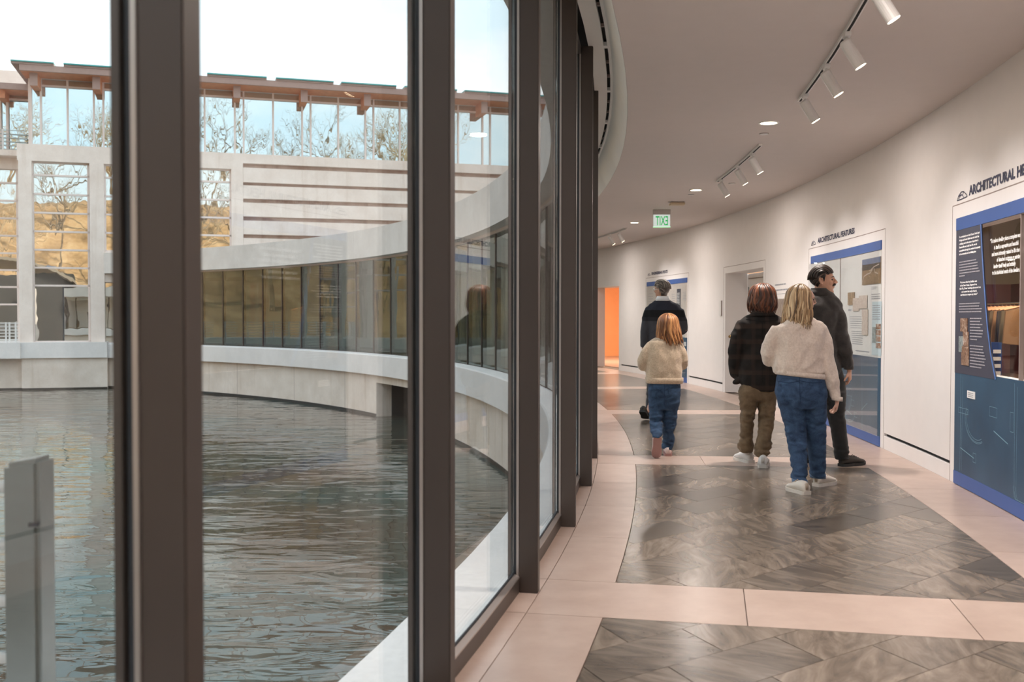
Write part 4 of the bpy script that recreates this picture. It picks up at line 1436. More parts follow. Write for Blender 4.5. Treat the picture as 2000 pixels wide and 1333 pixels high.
def union(mb, voxel, smooth=6, name='body'):
    """Grow several closed lofts into one continuous skin."""
    me = mb.mesh(name)
    o = link('tmp', me)
    r = o.modifiers.new('r', 'REMESH')
    r.mode, r.voxel_size, r.use_smooth_shade = 'VOXEL', voxel, True
    s = o.modifiers.new('s', 'SMOOTH')
    s.factor, s.iterations = 0.5, smooth
    dg = bpy.context.evaluated_depsgraph_get()
    out = bpy.data.meshes.new_from_object(o.evaluated_get(dg))
    bpy.data.objects.remove(o)
    bpy.data.meshes.remove(me)
    out.name = name
    out.polygons.foreach_set('use_smooth', [True] * len(out.polygons))
    return out

def crumple(me, fn):
    """Push vertices along their normals by fn(co)."""
    n = len(me.vertices)
    co = np.empty(n * 3); no = np.empty(n * 3)
    me.vertices.foreach_get('co', co); me.vertices.foreach_get('normal', no)
    co, no = co.reshape(-1, 3), no.reshape(-1, 3)
    d = np.array([fn(Vector(c)) for c in co])
    me.vertices.foreach_set('co', (co + no * d[:, None]).ravel())
    me.update()

def sring(c, ax, ay, a, b, n=28, p=2.3, bb=None):
    """Superellipse ring: half-width a along ax, half-depth b along ay (bb on the back side)."""
    pts = []
    for k in range(n):
        q = 2 * math.pi * k / n
        cs, sn = math.cos(q), math.sin(q)
        bx = b if sn >= 0 or bb is None else bb
        pts.append(c + ax * (a * math.copysign(abs(cs) ** (2 / p), cs)) + ay * (bx * math.copysign(abs(sn) ** (2 / p), sn)))
    return pts

def skin(name, c):
    t = NT(name)
    t.set(Roughness=0.5)
    t.b.inputs['Subsurface Weight'].default_value = 0.08
    t.b.inputs['Subsurface Radius'].default_value = (0.012, 0.005, 0.003)
    v = Vector(c[:3])
    t.col(t.ramp(t.noise(t.pos(), 22, 3), [(0.3, tuple(v * 0.9)), (0.7, tuple(v * 1.08))]))
    return t.m

def cloth(name, c0, c1, scale=30, bump=0.25, bscale=420, rough=0.9, sheen=0.2):
    t = NT(name)
    t.set(Roughness=rough)
    t.b.inputs['Sheen Weight'].default_value = sheen
    f = t.noise(t.pos(), scale, 5, 0.65)
    t.col(t.ramp(f, [(0.3, c0), (0.7, c1)]))
    t.bump(t.noise(t.pos(), bscale, 2), bump, 0.004)
    return t.m

def hair_mat(name, dark, mid, light):
    t = NT(name)
    t.set(Roughness=0.42)
    a = t.new('ShaderNodeAttribute', attribute_name='tone')
    f = t.noise(t.mapping(t.pos(), (60, 60, 7)), 1.0, 3)
    m = t.new('ShaderNodeMath', operation='MULTIPLY_ADD', in_1=0.45)
    t.l.new(f, m.inputs[0])
    m2 = t.new('ShaderNodeMath', operation='MULTIPLY', in_1=0.62)
    t.l.new(a.outputs['Fac'], m2.inputs[0])
    t.l.new(m2.outputs[0], m.inputs[2])
    t.col(t.ramp(m.outputs[0], [(0.18, dark), (0.48, mid), (0.82, light)]))
    return t.m

def denim(name, c0, c1):
    t = NT(name)
    t.set(Roughness=0.85)
    p = t.pos()
    f = t.noise(t.mapping(p, (1, 1, 1.5)), 9, 6, 0.62, 1.2)
    g = t.noise(t.mapping(p, (1, 1, 0.25)), 260, 2)
    c = t.ramp(f, [(0.3, c0), (0.72, c1)])
    t.col(t.mix(0.35, c, t.ramp(g, [(0.35, (0.45, 0.45, 0.45)), (0.65, (1, 1, 1))]), 'MULTIPLY'))
    t.bump(g, 0.15, 0.002)
    return t.m

HEAD = [(0.00, 0.30, 0.10, 0.09), (0.06, 0.355, 0.02, 0.16), (0.15, 0.37, -0.08, 0.225), (0.26, 0.385, -0.17, 0.27), (0.36, 0.392, -0.30, 0.297),
        (0.46, 0.385, -0.39, 0.318), (0.52, 0.375, -0.43, 0.33), (0.60, 0.405, -0.455, 0.34), (0.70, 0.39, -0.465, 0.345), (0.80, 0.32, -0.43, 0.325),
        (0.89, 0.20, -0.33, 0.26), (0.96, 0.06, -0.20, 0.165), (1.0, -0.03, -0.11, 0.06)]
def head_at(z):
    z = max(0.0, min(1.0, z))
    for (z0, *a), (z1, *b) in zip(HEAD[:-1], HEAD[1:]):
        if z <= z1:
            k = (z - z0) / (z1 - z0)
            return [x + (y - x) * k for x, y in zip(a, b)]
    return HEAD[-1][1:]

class Head:
    def __init__(s, chin_mid, h, yaw, pitch=0.0, roll=0.0):
        """chin_mid: world point of the head's axis at chin height; yaw 0 looks along +y, 90 along +x."""
        s.o, s.h = Vector(chin_mid), h
        s.R = Matrix.Rotation(-math.radians(yaw), 3, 'Z') @ Matrix.Rotation(math.radians(pitch), 3, 'X') @ Matrix.Rotation(math.radians(roll), 3, 'Y')
    def w(s, x, y, z):
        return s.o + s.R @ (Vector((x, y, z)) * s.h)
    def add(s, mb):
        rings = []
        for z, f, b, w in HEAD:
            c, d = (f + b) / 2, (f - b) / 2
            rings.append([s.w(w * math.copysign(abs(math.cos(q)) ** 0.85, math.cos(q)), c + d * math.copysign(abs(math.sin(q)) ** 0.9, math.sin(q)), z)
                          for q in [2 * math.pi * k / 28 for k in range(28)]])
        mb.rings(rings)
        H = s.h
        mb.tube([s.w(0, 0.385, 0.60), s.w(0, 0.445, 0.50), s.w(0, 0.50, 0.415), s.w(0, 0.43, 0.375)], [0.035 * H, 0.045 * H, 0.06 * H, 0.05 * H], 10)
        for sx in (-1, 1):
            mb.ellipsoid(s.w(sx * 0.055, 0.44, 0.40), 0.04 * H, 0.05 * H, 0.035 * H, 10, 6, s.R)
            mb.tube([s.w(sx * 0.04, 0.405, 0.60), s.w(sx * 0.16, 0.375, 0.615), s.w(sx * 0.24, 0.30, 0.59)], [0.028 * H, 0.034 * H, 0.02 * H], 8)
            mb.ellipsoid(s.w(sx * 0.19, 0.29, 0.40), 0.09 * H, 0.07 * H, 0.10 * H, 12, 8, s.R)
            # ear: rim and lobe
            pts = [s.w(sx * 0.315, 0.02, 0.45), s.w(sx * 0.345, 0.03, 0.53), s.w(sx * 0.385, -0.01, 0.615), s.w(sx * 0.40, -0.08, 0.60), s.w(sx * 0.385, -0.095, 0.51), s.w(sx * 0.35, -0.05, 0.41), s.w(sx * 0.325, 0.0, 0.385)]
            mb.tube(pts, [0.022 * H, 0.024 * H, 0.026 * H, 0.028 * H, 0.03 * H, 0.034 * H, 0.026 * H], 8)
            mb.ellipsoid(s.w(sx * 0.335, -0.035, 0.50), 0.022 * H, 0.06 * H, 0.10 * H, 10, 8, s.R)
        mb.ellipsoid(s.w(0, 0.395, 0.285), 0.10 * H, 0.035 * H, 0.022 * H, 12, 6, s.R)
        mb.ellipsoid(s.w(0, 0.385, 0.235), 0.085 * H, 0.04 * H, 0.026 * H, 12, 6, s.R)
        mb.ellipsoid(s.w(0, 0.325, 0.07), 0.11 * H, 0.07 * H, 0.07 * H, 12, 8, s.R)
    def shell(s, psi, z, k):
        """Point on the skull enlarged by k, at azimuth psi (0 front) and height z."""
        f, b, w = head_at(z)
        c, d = (f + b) / 2, (f - b) / 2
        zc = 0.55
        return (w * k * math.sin(psi), c + d * k * math.cos(psi), zc + (z - zc) * (1 + (k - 1) * 0.6))

def hair_object(parts, mat, parent, name='hair'):
    """parts: list of (MB, tone). One hair mesh with a tone per lock."""
    mb = MB()
    tones = []
    for p, tn in parts:
        mb.add(p.v, p.f)
        tones += [tn] * len(p.v)
    me = bpy.data.meshes.new(name)
    me.from_pydata(mb.v, [], mb.f)
    me.validate()
    at_ = me.attributes.new('tone', 'FLOAT', 'POINT')
    if len(me.vertices) == len(tones):
        at_.data.foreach_set('value', tones)
    me.materials.append(mat)
    me.polygons.foreach_set('use_smooth', [True] * len(me.polygons))
    o = link(name, me, parent)
    settle(o, parent)
    return o

def dome(psi, z, a, b, c, flare, tuck, zc=0.58, yo=-0.05):
    """Hair surface: a dome over the skull, then strands hanging from its rim."""
    if z >= zc:
        q = math.sqrt(max(0.0, 1 - ((z - zc) / c) ** 2))
    else:
        q = 1 + flare * (zc - z) - tuck * max(0.0, 0.22 - z) ** 1.5
    return Vector((a * q * math.sin(psi), yo + b * (q if z >= zc else 1 + 0.4 * (q - 1)) * math.cos(psi), z))

def long_hair(hd, mat, parent, zend, a=0.50, b=0.52, c=0.46, flare=0.4, tuck=0.0, n=130, wave=0.03, face=45, seed=1, thick=0.055, part=0.0, face_y=0.05, sway=0.0):
    r = random.Random(seed)
    zc = 0.58
    rings = []
    for z in [zc + c * 0.93 * x for x in (1.0, 0.97, 0.88, 0.72, 0.5, 0.25)] + list(np.linspace(zc, zend + 0.18, 8)):
        ring = []
        for i in range(36):
            p = dome(2 * math.pi * i / 36, z, a * 0.92, b * 0.92, c * 0.93, flare, tuck)
            p.y = min(p.y, 0.30 if z > 0.92 else face_y)
            ring.append(hd.w(*p))
        rings.append(ring)
    parts = [(MB().rings(rings), 0.22)]
    for i in range(n):
        psi = math.radians(r.uniform(face, 360 - face))
        kk = r.uniform(0.93, 1.05)
        ze = zend + r.uniform(-0.06, 0.26)
        ph, am = r.uniform(0, 6.28), wave * r.uniform(0.5, 1.5)
        pts = []
        m = 18
        z0 = zc + c * kk * 0.998
        for j in range(m + 1):
            u = j / m
            if u < 0.42:
                fi = (0.05 + 0.95 * u / 0.42) * math.pi / 2
                z = zc + c * kk * math.cos(fi)
            else:
                z = zc + (ze - zc) * (u - 0.42) / 0.58
            p = dome(psi, z, a * kk, b * kk, c * kk, flare, tuck)
            bl = min(1.0, u / 0.25)
            p.x = part * (1 - bl) + p.x * (bl if part else 1)
            s_ = math.sin(ph + u * 10.0) * am * u * 1.6
            p.x += s_ * math.cos(psi) + sway * max(0, u - 0.5)
            p.y -= s_ * math.sin(psi)
            pts.append(hd.w(*p))
        th = thick * hd.h * r.uniform(0.65, 1.3)
        rad = [th * (0.4 + 0.6 * min(1, j / 5)) * (1 - 0.9 * max(0, (j / m - 0.55) / 0.45) ** 1.4) for j in range(m + 1)]
        parts.append((MB().tube(pts, rad, 6, flat=0.5), r.random()))
    return hair_object(parts, mat, parent)

def short_hair(hd, mat, parent, k=1.07, n=130, seed=2, nape=0.12, hairline=0.83, thick=0.034, wild=0.012, lift=0.0, side=0.62):
    """Hair combed back over the skull from the hairline to the nape."""
    r = random.Random(seed)
    parts = []
    base = MB()
    rings = []
    for z in (1.0, 0.97, 0.92, 0.86, 0.8, 0.72, 0.64, 0.56, 0.48, 0.4, 0.3, nape):
        ring = []
        for i in range(36):
            p = Vector(hd.shell(2 * math.pi * i / 36, max(z, 0.3), k * (1.0 if z > 0.3 else 0.97)))
            p.z = 0.55 + (z - 0.55) * (1 + (k - 1) * 0.6)
            lim = 0.33 if z > 0.9 else 0.27 if z > 0.84 else 0.10 if z > side else (0.06 if z > 0.5 else -0.13)
            p.y = min(p.y, lim)
            ring.append(hd.w(*p))
        rings.append(ring)
    base.rings(rings)
    parts.append((base, 0.3))
    for i in range(n):
        sx = r.uniform(-1, 1)
        back = r.random() < 0.72
        pts = []
        m = 12
        kk = k * r.uniform(1.0, 1.07)
        ph = r.uniform(0, 6.28)
        for j in range(m + 1):
            u = j / m
            if back:      # from hairline over the crown to the nape
                ang = -0.30 + (math.pi * 0.5 + 1.10) * u
                lat = sx * (0.92 if u > 0.2 else 0.75 + 0.85 * u)
                xx = 0.345 * kk * math.sin(lat * 1.45)
                w = math.sqrt(max(0.05, 1 - math.sin(lat * 1.45) ** 2))
                yy = -0.03 + (0.42 if ang < 0.6 else 0.44) * kk * w * math.cos(ang + 0.75)
                zz = 0.56 + 0.45 * kk * (0.25 + 0.75 * w) * math.sin(ang + 0.75)
                if ang + 0.75 > math.pi:
                    zz = max(zz, nape - 0.02)
                if w < 0.6:
                    yy = min(yy, 0.12)
            else:         # side locks sweeping back past the ear
                s1 = math.copysign(1, sx)
                z0 = r.uniform(0.6, 0.8) if j == 0 else z0
                psi = s1 * (1.0 + 1.5 * u)
                p = hd.shell(psi, max(z0 - 0.35 * u, 0.3), kk)
                xx, yy, zz = p[0], min(p[1], 0.10), z0 - 0.35 * u
                if zz < 0.62 and yy > -0.10:
                    yy = -0.10
            xx += wild * math.sin(ph + 7 * u)
            zz += lift * math.sin(math.pi * min(1, u * 2.2)) + wild * math.cos(ph * 2 + 6 * u)
            pts.append(hd.w(xx, yy, zz))
        th = thick * hd.h * r.uniform(0.7, 1.3)
        rad = [th * (1 - 0.7 * u_) for u_ in np.linspace(0, 1, m + 1)]
        rad[0] *= 0.5
        parts.append((MB().tube(pts, rad, 6, flat=0.6), r.random()))
    return hair_object(parts, mat, parent)

def hand(mb, wrist, d, palm_n, size=0.18, curl=0.6, thumb=1):
    """Palm and five unequal bent fingers; palm_n is where the palm faces, thumb = +1/-1 picks its side."""
    d, palm_n = d.normalized(), palm_n.normalized()
    palm_n = (palm_n - d * palm_n.dot(d)).normalized()
    sd = d.cross(palm_n) * thumb
    s = size
    c0, c1 = wrist, wrist + d * s * 0.50
    mb.rings([sring(c0 - d * s * .1, sd, palm_n, .13 * s, .11 * s, 14), sring(c0 + d * s * .08, sd, palm_n, .155 * s, .10 * s, 14), sring(c0 + d * s * .28, sd, palm_n, .21 * s, .085 * s, 14), sring(c1, sd, palm_n, .215 * s, .07 * s, 14), sring(c1 + d * s * .04, sd, palm_n, .17 * s, .05 * s, 14)])
    for i, (off, L) in enumerate(((0.165, 0.40), (0.055, 0.45), (-0.055, 0.42), (-0.16, 0.33))):
        p = c1 + sd * off * s - d * 0.05 * s
        q = d.copy()
        pts = [p]
        cu = curl * (1 + 0.12 * i)
        for seg, fr in enumerate((0.42, 0.32, 0.26)):
            q = (Matrix.Rotation(cu * (0.55 if seg == 0 else 0.8), 3, d.cross(palm_n)) @ q).normalized()
            p = p + q * L * s * fr + (d * 0.05 * s if seg == 0 else Vector())
            pts.append(p)
        mb.tube(pts, [.052 * s, .050 * s, .046 * s, .034 * s], 8)
    p = c0 + sd * .15 * s + d * .12 * s
    q = (d * 0.75 + sd * 0.6 + palm_n * 0.35).normalized()
    mb.tube([p - sd * .05 * s, p + q * .20 * s, p + q * .34 * s + d * .04 * s + palm_n * .03 * s, p + q * .40 * s + d * .10 * s + palm_n * .06 * s], [.075 * s, .062 * s, .052 * s, .036 * s], 8)

def shoe(parent, heel, toe_dir, L, mats, width=0.09, pitch=0.0, high=0.085, laces=True):
    """Low sneaker: upper, sole, heel tab. heel = ground point under the heel, pitch > 0 lifts the heel about the toe."""
    f = Vector((toe_dir[0], toe_dir[1], 0)).normalized()
    sd = Vector((f.y, -f.x, 0))
    R = Matrix((sd, f, Z3)).transposed()
    toe = Vector(heel) + f * L
    def W(x, y, z):
        v = Vector((x, y - L, z))
        v = Matrix.Rotation(-pitch, 3, 'X') @ v
        return toe + R @ v
    prof = [(0.00, .30, .60), (0.04, .40, .80), (0.15, .44, 1.0), (0.30, .42, 1.0), (0.42, .41, .92), (0.55, .46, .80), (0.70, .52, .64), (0.84, .50, .50), (0.94, .38, .42), (1.0, .16, .32)]
    up = MB()
    rings = []
    for u, w, h in prof:
        hw, hh = w * width, high * h
        y = u * L
        rings.append([W(hw * math.cos(q) * (1 if math.sin(q) < 0.5 else 0.92), y, 0.018 + hh * (0.5 + 0.5 * math.sin(q)) if math.sin(q) > -0.9 else 0.018) for q in [2 * math.pi * k / 18 for k in range(18)]])
    up.rings(rings)
    o = obj('shoe', up, mats[0], parent, smooth=True)
    sl = MB()
    out = []
    for u, w, h in prof:
        out.append((w * width * 1.10, u * L * 1.03 - 0.006))
    for z0, z1 in ((0.0, 0.026),):
        loop = [(x, y) for x, y in out] + [(-x, y) for x, y in reversed(out)]
        n = len(loop)
        lift = lambda y: 0.012 * max(0, (y / L - 0.7) / 0.3) ** 2
        vs = [W(x, y, z0 + lift(y)) for x, y in loop] + [W(x, y, z1 + lift(y)) for x, y in loop]
        sl.add(vs, [tuple(reversed(range(n))), tuple(range(n, 2 * n))] + [(i, (i + 1) % n, n + (i + 1) % n, n + i) for i in range(n)])
    obj('sole', sl, mats[1], o)
    obj('heel_tab', MB().rings([sring(W(0, 0.012, high * .45), R @ Matrix.Rotation(-pitch, 3, 'X') @ Vector((1, 0, 0)), R @ Matrix.Rotation(-pitch, 3, 'X') @ Vector((0, 1, 0)), width * .22, .016, 10),
                               sring(W(0, 0.004, high * 1.02), R @ Matrix.Rotation(-pitch, 3, 'X') @ Vector((1, 0, 0)), R @ Matrix.Rotation(-pitch, 3, 'X') @ Vector((0, 1, 0)), width * .17, .010, 10)]), mats[2], o, smooth=True)
    if laces:
        lc = MB()
        for i in range(4):
            y = L * (0.50 + 0.085 * i)
            zz = 0.02 + high * (0.86 - 0.115 * i)
            lc.tube([W(-width * .26, y, zz - .012), W(0, y + .004, zz + .006), W(width * .26, y, zz - .012)], 0.004, 5)
        obj('laces', lc, mats[2], o, smooth=True)
    return o

class Fig:
    """Works in the photo's own pixels at one depth D; silhouettes come straight from the picture."""
    def __init__(s, D, label, loc):
        s.D = D
        s.root = thing('person', label, 'person', loc)
        s.b = MB()
    def c(s, cx, cy, dy=0.0):
        return at(1230 + cx / 2.666, 480 + cy / 2.666, s.D + dy)
    def m(s, w):
        return w / 2.666 * s.D / F_PX
    def slices(s, mb, rows, p=2.4, ay=None, n=30):
        rings = []
        ax, ay = Vector((1, 0, 0)), Vector((0, 1, 0))
        for r in rows:
            cy, l, rt, dep = r[:4]
            dy = r[4] if len(r) > 4 else 0.0
            rings.append(sring(s.c((l + rt) / 2, cy, dy), ax, ay, s.m((rt - l) / 2), dep, n, p))
        mb.rings(rings)
    def limb(s, mb, rows, seg=14):
        mb.tube([s.c(r[0], r[1], r[2]) for r in rows], [s.m(r[3]) for r in rows], seg)
    def cloth(s, name, mb, mat, voxel, fn=None, smooth=5):
        me = union(mb, voxel, smooth, name)
        if fn:
            crumple(me, fn)
        me.materials.append(mat)
        me.polygons.foreach_set('use_smooth', [True] * len(me.polygons))
        o = link(name, me, s.root)
        settle(o, s.root)
        s.bvh = BVHTree.FromPolygons([v.co.copy() for v in me.vertices], [tuple(p.vertices) for p in me.polygons])
        return o
    def hit(s, cx, cy, lift=0.002):
        d = ray(1230 + cx / 2.666, 480 + cy / 2.666).normalized()
        h = s.bvh.ray_cast(Vector((0, 0, CAM_H)), d)
        return h[0] + h[1] * lift if h[0] is not None else None
    def seam(s, name, pts, rad, mat, parent, n=10, lift=0.001):
        """Thread laid on the cloth through the given places."""
        mb = MB()
        for line in pts:
            P = []
            for (x0, y0), (x1, y1) in zip(line[:-1], line[1:]):
                for i in range(n):
                    h = s.hit(x0 + (x1 - x0) * i / n, y0 + (y1 - y0) * i / n, lift)
                    if h is not None:
                        P.append(h)
            if len(P) > 2:
                mb.tube(P, rad, 5)
        return obj(name, mb, mat, parent, smooth=True) if mb.v else None
    def patch(s, name, quad, mat, parent, lift=0.004, n=8):
        """Cloth patch lying on the garment inside four corners given tl, tr, br, bl."""
        g = []
        for j in range(n + 1):
            for i in range(n + 1):
                u, v = i / n, j / n
                x = (quad[0][0] * (1 - u) + quad[1][0] * u) * (1 - v) + (quad[3][0] * (1 - u) + quad[2][0] * u) * v
                y = (quad[0][1] * (1 - u) + quad[1][1] * u) * (1 - v) + (quad[3][1] * (1 - u) + quad[2][1] * u) * v
                h = s.hit(x, y, lift)
                if h is None:
                    return None
                g.append(h)
        fs = [(j * (n + 1) + i, j * (n + 1) + i + 1, (j + 1) * (n + 1) + i + 1, (j + 1) * (n + 1) + i) for j in range(n) for i in range(n)]
        return obj(name, MB().add(g, fs), mat, parent, smooth=True)
    def rib(s, name, rows, mat, nrib, depth, parent):
        """Ribbed knit band: rows of (cy_left, cy_right, l, r, half_depth, dy)."""
        rings = []
        n = nrib * 2
        for cl, crr, l, rt, dep, dy in rows:
            a, b = s.c(l, cl, dy), s.c(rt, crr, dy)
            ce, ax = (a + b) / 2, (b - a) / 2
            hw = ax.length
            ax.normalize()
            pts = []
            for k in range(n):
                q = 2 * math.pi * k / n
                f = 1 + (depth if k % 2 else 0) / hw
                cs, sn = math.cos(q), math.sin(q)
                pts.append(ce + ax * hw * f * math.copysign(abs(cs) ** .85, cs) + Vector((0, 1, 0)) * dep * f * math.copysign(abs(sn) ** .85, sn))
            rings.append(pts)
        return obj(name, MB().rings(rings), mat, parent, smooth=True)
    def body(s, skin_mat, voxel=0.007):
        me = union(s.b, voxel, 3, 'body')
        me.materials.append(skin_mat)
        o = link('body', me, s.root)
        settle(o, s.root)
        return o

def folds(seed, amp, sz=16.0, sx=7.0):
    o = Vector((seed * 3.1, seed * 7.7, seed * 1.3))
    def fn(c):
        a = noise.noise(Vector((c.x * sx, c.y * sx, c.z * sz)) + o)
        b = noise.noise(Vector((c.x * sx * 2.3, c.y * sx * 2.3, c.z * sz * 1.9)) + o)
        return amp * (1.3 * (0.35 - abs(a)) + 0.7 * a + 0.5 * b)
    return fn

def leg_folds(seed, amp, z_knee, z_hem):
    base = folds(seed, 1.0, 20, 8)
    def fn(c):
        k = math.exp(-((c.z - z_knee) / 0.12) ** 2) + 1.3 * math.exp(-((c.z - z_hem) / 0.10) ** 2) + 0.3
        return amp * k * base(c)
    return fn

SK_L, SK_M = skin('fair_skin', (0.66, 0.40, 0.30)), skin('tanned_skin', (0.52, 0.29, 0.20))
white_shoe = [plain('white_leather', (0.72, 0.70, 0.69), 0.5, var=0.03), plain('rubber_sole', (0.66, 0.62, 0.58), 0.6), plain('off_white_trim', (0.60, 0.57, 0.54), 0.6)]
cream_shoe = [plain('cream_leather', (0.68, 0.62, 0.55), 0.5, var=0.03), plain('cream_sole', (0.66, 0.60, 0.54), 0.6), plain('tan_trim', (0.42, 0.33, 0.25), 0.6)]
pink_shoe = [plain('pink_leather', (0.70, 0.55, 0.52), 0.5, var=0.03), plain('rose_sole', (0.34, 0.19, 0.17), 0.7), plain('pink_trim', (0.74, 0.62, 0.59), 0.6)]
dark_shoe = [plain('dark_suede', (0.05, 0.042, 0.036), 0.8), plain('black_sole', (0.02, 0.02, 0.02), 0.7), plain('dark_lace', (0.03, 0.03, 0.03), 0.8)]
eye_m, rim_m = plain('dark_iris', (0.015, 0.012, 0.01), 0.15), plain('spectacle_metal', (0.25, 0.20, 0.16), 0.3, 0.8)

def eyes(hd, root):
    for sx in (-1, 1):
        mb = MB().ellipsoid(hd.w(sx * 0.135, 0.335, 0.515), 0.055 * hd.h, 0.045 * hd.h, 0.032 * hd.h, 12, 8, hd.R)
        obj('eye', mb, eye_m, root, smooth=True)

def glasses(hd, root, mat):
    mb = MB()
    for sx in (-1, 1):
        mb.tube([hd.w(sx * 0.15 + 0.105 * math.cos(q), 0.43 - 0.05 * abs(sx * 0.15 + 0.105 * math.cos(q)), 0.50 + 0.085 * math.sin(q)) for q in np.linspace(0, 2 * math.pi, 17)], 0.008 * hd.h * 1.3, 6)
        mb.tube([hd.w(sx * 0.255, 0.41, 0.52), hd.w(sx * 0.36, 0.30, 0.53), hd.w(sx * 0.37, -0.02, 0.53), hd.w(sx * 0.37, -0.09, 0.49)], 0.010 * hd.h, 6)
    mb.tube([hd.w(-0.045, 0.43, 0.52), hd.w(0.045, 0.43, 0.52)], 0.008 * hd.h, 6)
    obj('glasses', mb, mat, root, smooth=True)

# ---------------------------------------------------------------- woman in the pale sweater
W = Fig(8.2, 'blonde woman in pale oatmeal sweater and blue jeans, nearest of the group, walking away', (2.39, 8.18, 0))
hd = Head(W.c(893, 352, 0.03), 0.222, 84, -4)
hd.add(W.b)
eyes(hd, W.root)
W.limb(W.b, [(893, 330, 0.0, 24), (892, 400, 0.0, 25)])
W.slices(W.b, [(395, 800, 980, .06), (450, 780, 990, .09), (600, 790, 975, .09), (690, 785, 1000, .10), (800, 785, 1000, .10)])
W.limb(W.b, [(1000, 430, 0, 24), (1030, 610, -.02, 20), (1078, 790, -.03, 15), (1081, 806, -.03, 14)])
W.limb(W.b, [(765, 430, 0, 24), (722, 572, .03, 20), (760, 598, .20, 15), (782, 585, .30, 13)])
W.limb(W.b, [(845, 830, 0, 36), (868, 1000, 0, 26), (888, 1240, -.10, 20)])
W.limb(W.b, [(965, 830, 0, 36), (975, 1000, .03, 26), (982, 1215, .10, 20)])
hand(W.b, W.c(1081, 808, -.03), Vector((-0.12, 0.10, -1)), Vector((-0.9, 0.3, 0)), 0.165, 1.25, -1)
hand(W.b, W.c(782, 585, .30), Vector((0.7, 0.5, 0.1)), Vector((0, -0.2, -1)), 0.16, 0.8, 1)
W.body(SK_L)
knit = cloth('oat_knit', srgb(216, 198, 184), srgb(242, 226, 214), 60, 0.5, 260, 0.95, 0.5)
sw = MB()
W.slices(sw, [(374, 850, 945, .055, .02), (386, 812, 968, .075, .01), (402, 775, 1000, .095), (430, 748, 1022, .115), (480, 752, 1010, .13), (560, 758, 1000, .135), (630, 748, 1006, .14), (664, 752, 1010, .13)])
W.limb(sw, [(775, 428, 0, 34), (738, 490, .0, 41), (722, 560, .03, 40), (728, 592, .08, 37), (752, 600, .18, 30), (780, 588, .28, 24)])
W.limb(sw, [(990, 426, 0, 34), (1010, 500, 0, 41), (1024, 600, -.02, 38), (1048, 690, -.03, 36), (1070, 765, -.03, 31), (1078, 796, -.03, 28)])
jump = W.cloth('sweater', sw, knit, 0.011, folds(1, 0.016, 8, 9))
W.rib('hem_rib', [(648, 668, 752, 1012, .138, 0), (664, 690, 756, 1014, .134, 0), (670, 697, 762, 1010, .126, 0)], knit, 70, 0.003, jump)
W.rib('cuff_rib', [(786, 790, 1050, 1106, .042, -.03), (806, 812, 1054, 1106, .040, -.03)], knit, 26, 0.002, jump)
jn = MB()
W.slices(jn, [(655, 775, 1000, .115), (680, 768, 1006, .12), (720, 760, 1018, .13, -.005), (765, 758, 1026, .14, -.01), (810, 768, 1025, .135, -.008), (850, 780, 1022, .12)])
def legs(F, mb, rows, dep):
    rings = []
    for cy, l, r, dy, dd in rows:
        rings.append(sring(F.c((l + r) / 2, cy, dy), Vector((1, 0, 0)), Vector((0, 1, 0)), F.m((r - l) / 2), dd, 24, 2.2))
    mb.rings(rings)
legs(W, jn, [(790, 768, 900, 0, .12), (860, 786, 908, 0, .105), (930, 803, 914, 0, .085), (990, 818, 916, -.01, .074), (1080, 832, 922, -.04, .07), (1160, 842, 922, -.08, .062), (1238, 850, 922, -.11, .056)], 0)
legs(W, jn, [(790, 892, 1024, 0, .12), (860, 908, 1024, 0, .105), (930, 914, 1020, .02, .085), (990, 920, 1018, .04, .074), (1080, 930, 1020, .07, .07), (1150, 938, 1018, .10, .062), (1208, 942, 1014, .12, .056)], 0)
blue = denim('mid_blue_denim', srgb(32, 53, 84), srgb(70, 99, 134))
jeans = W.cloth('jeans', jn, blue, 0.010, leg_folds(4, 0.012, W.c(0, 985).z, W.c(0, 1200).z), 4)
thread = plain('denim_seam', srgb(30, 52, 84), 0.9)
W.seam('seam', [[(884, 690), (886, 760), (893, 845)], [(770, 706), (830, 716), (884, 704), (950, 716), (1008, 712)]], 0.0022, thread, jeans, 12)
fade = denim('faded_denim', srgb(72, 96, 126), srgb(118, 140, 166))
for q in ([(782, 722), (866, 728), (862, 800), (826, 818)], [(908, 728), (996, 722), (968, 818), (912, 802)]):
    W.patch('back_pocket', [q[0], q[1], q[2], (q[3][0] - 20, q[3][1] - 10)], blue, jeans, 0.004)
W.rib('rolled_hem', [(1214, 1222, 846, 924, .062, -.11), (1240, 1246, 848, 924, .062, -.115)], fade, 30, 0.001, jeans)
W.rib('rolled_hem', [(1184, 1186, 938, 1018, .062, .12), (1208, 1212, 940, 1018, .062, .12)], fade, 30, 0.001, jeans)
long_hair(hd, hair_mat('blonde_hair', srgb(80, 60, 44), srgb(172, 138, 100), srgb(230, 202, 162)), W.root, -0.56, 0.46, 0.54, 0.46, 0.40, 0.0, 150, 0.05, 68, 5, 0.058, 0.03, 0.10)
glasses(hd, W.root, rim_m)
shoe(W.root, (at(1569, 966, 8.0).x, 7.90, 0), (-0.35, 1, 0), 0.245, cream_shoe, 0.095)
shoe(W.root, (at(1588, 948, 8.36).x, 8.28, 0), (0.80, 0.62, 0), 0.245, cream_shoe, 0.095)

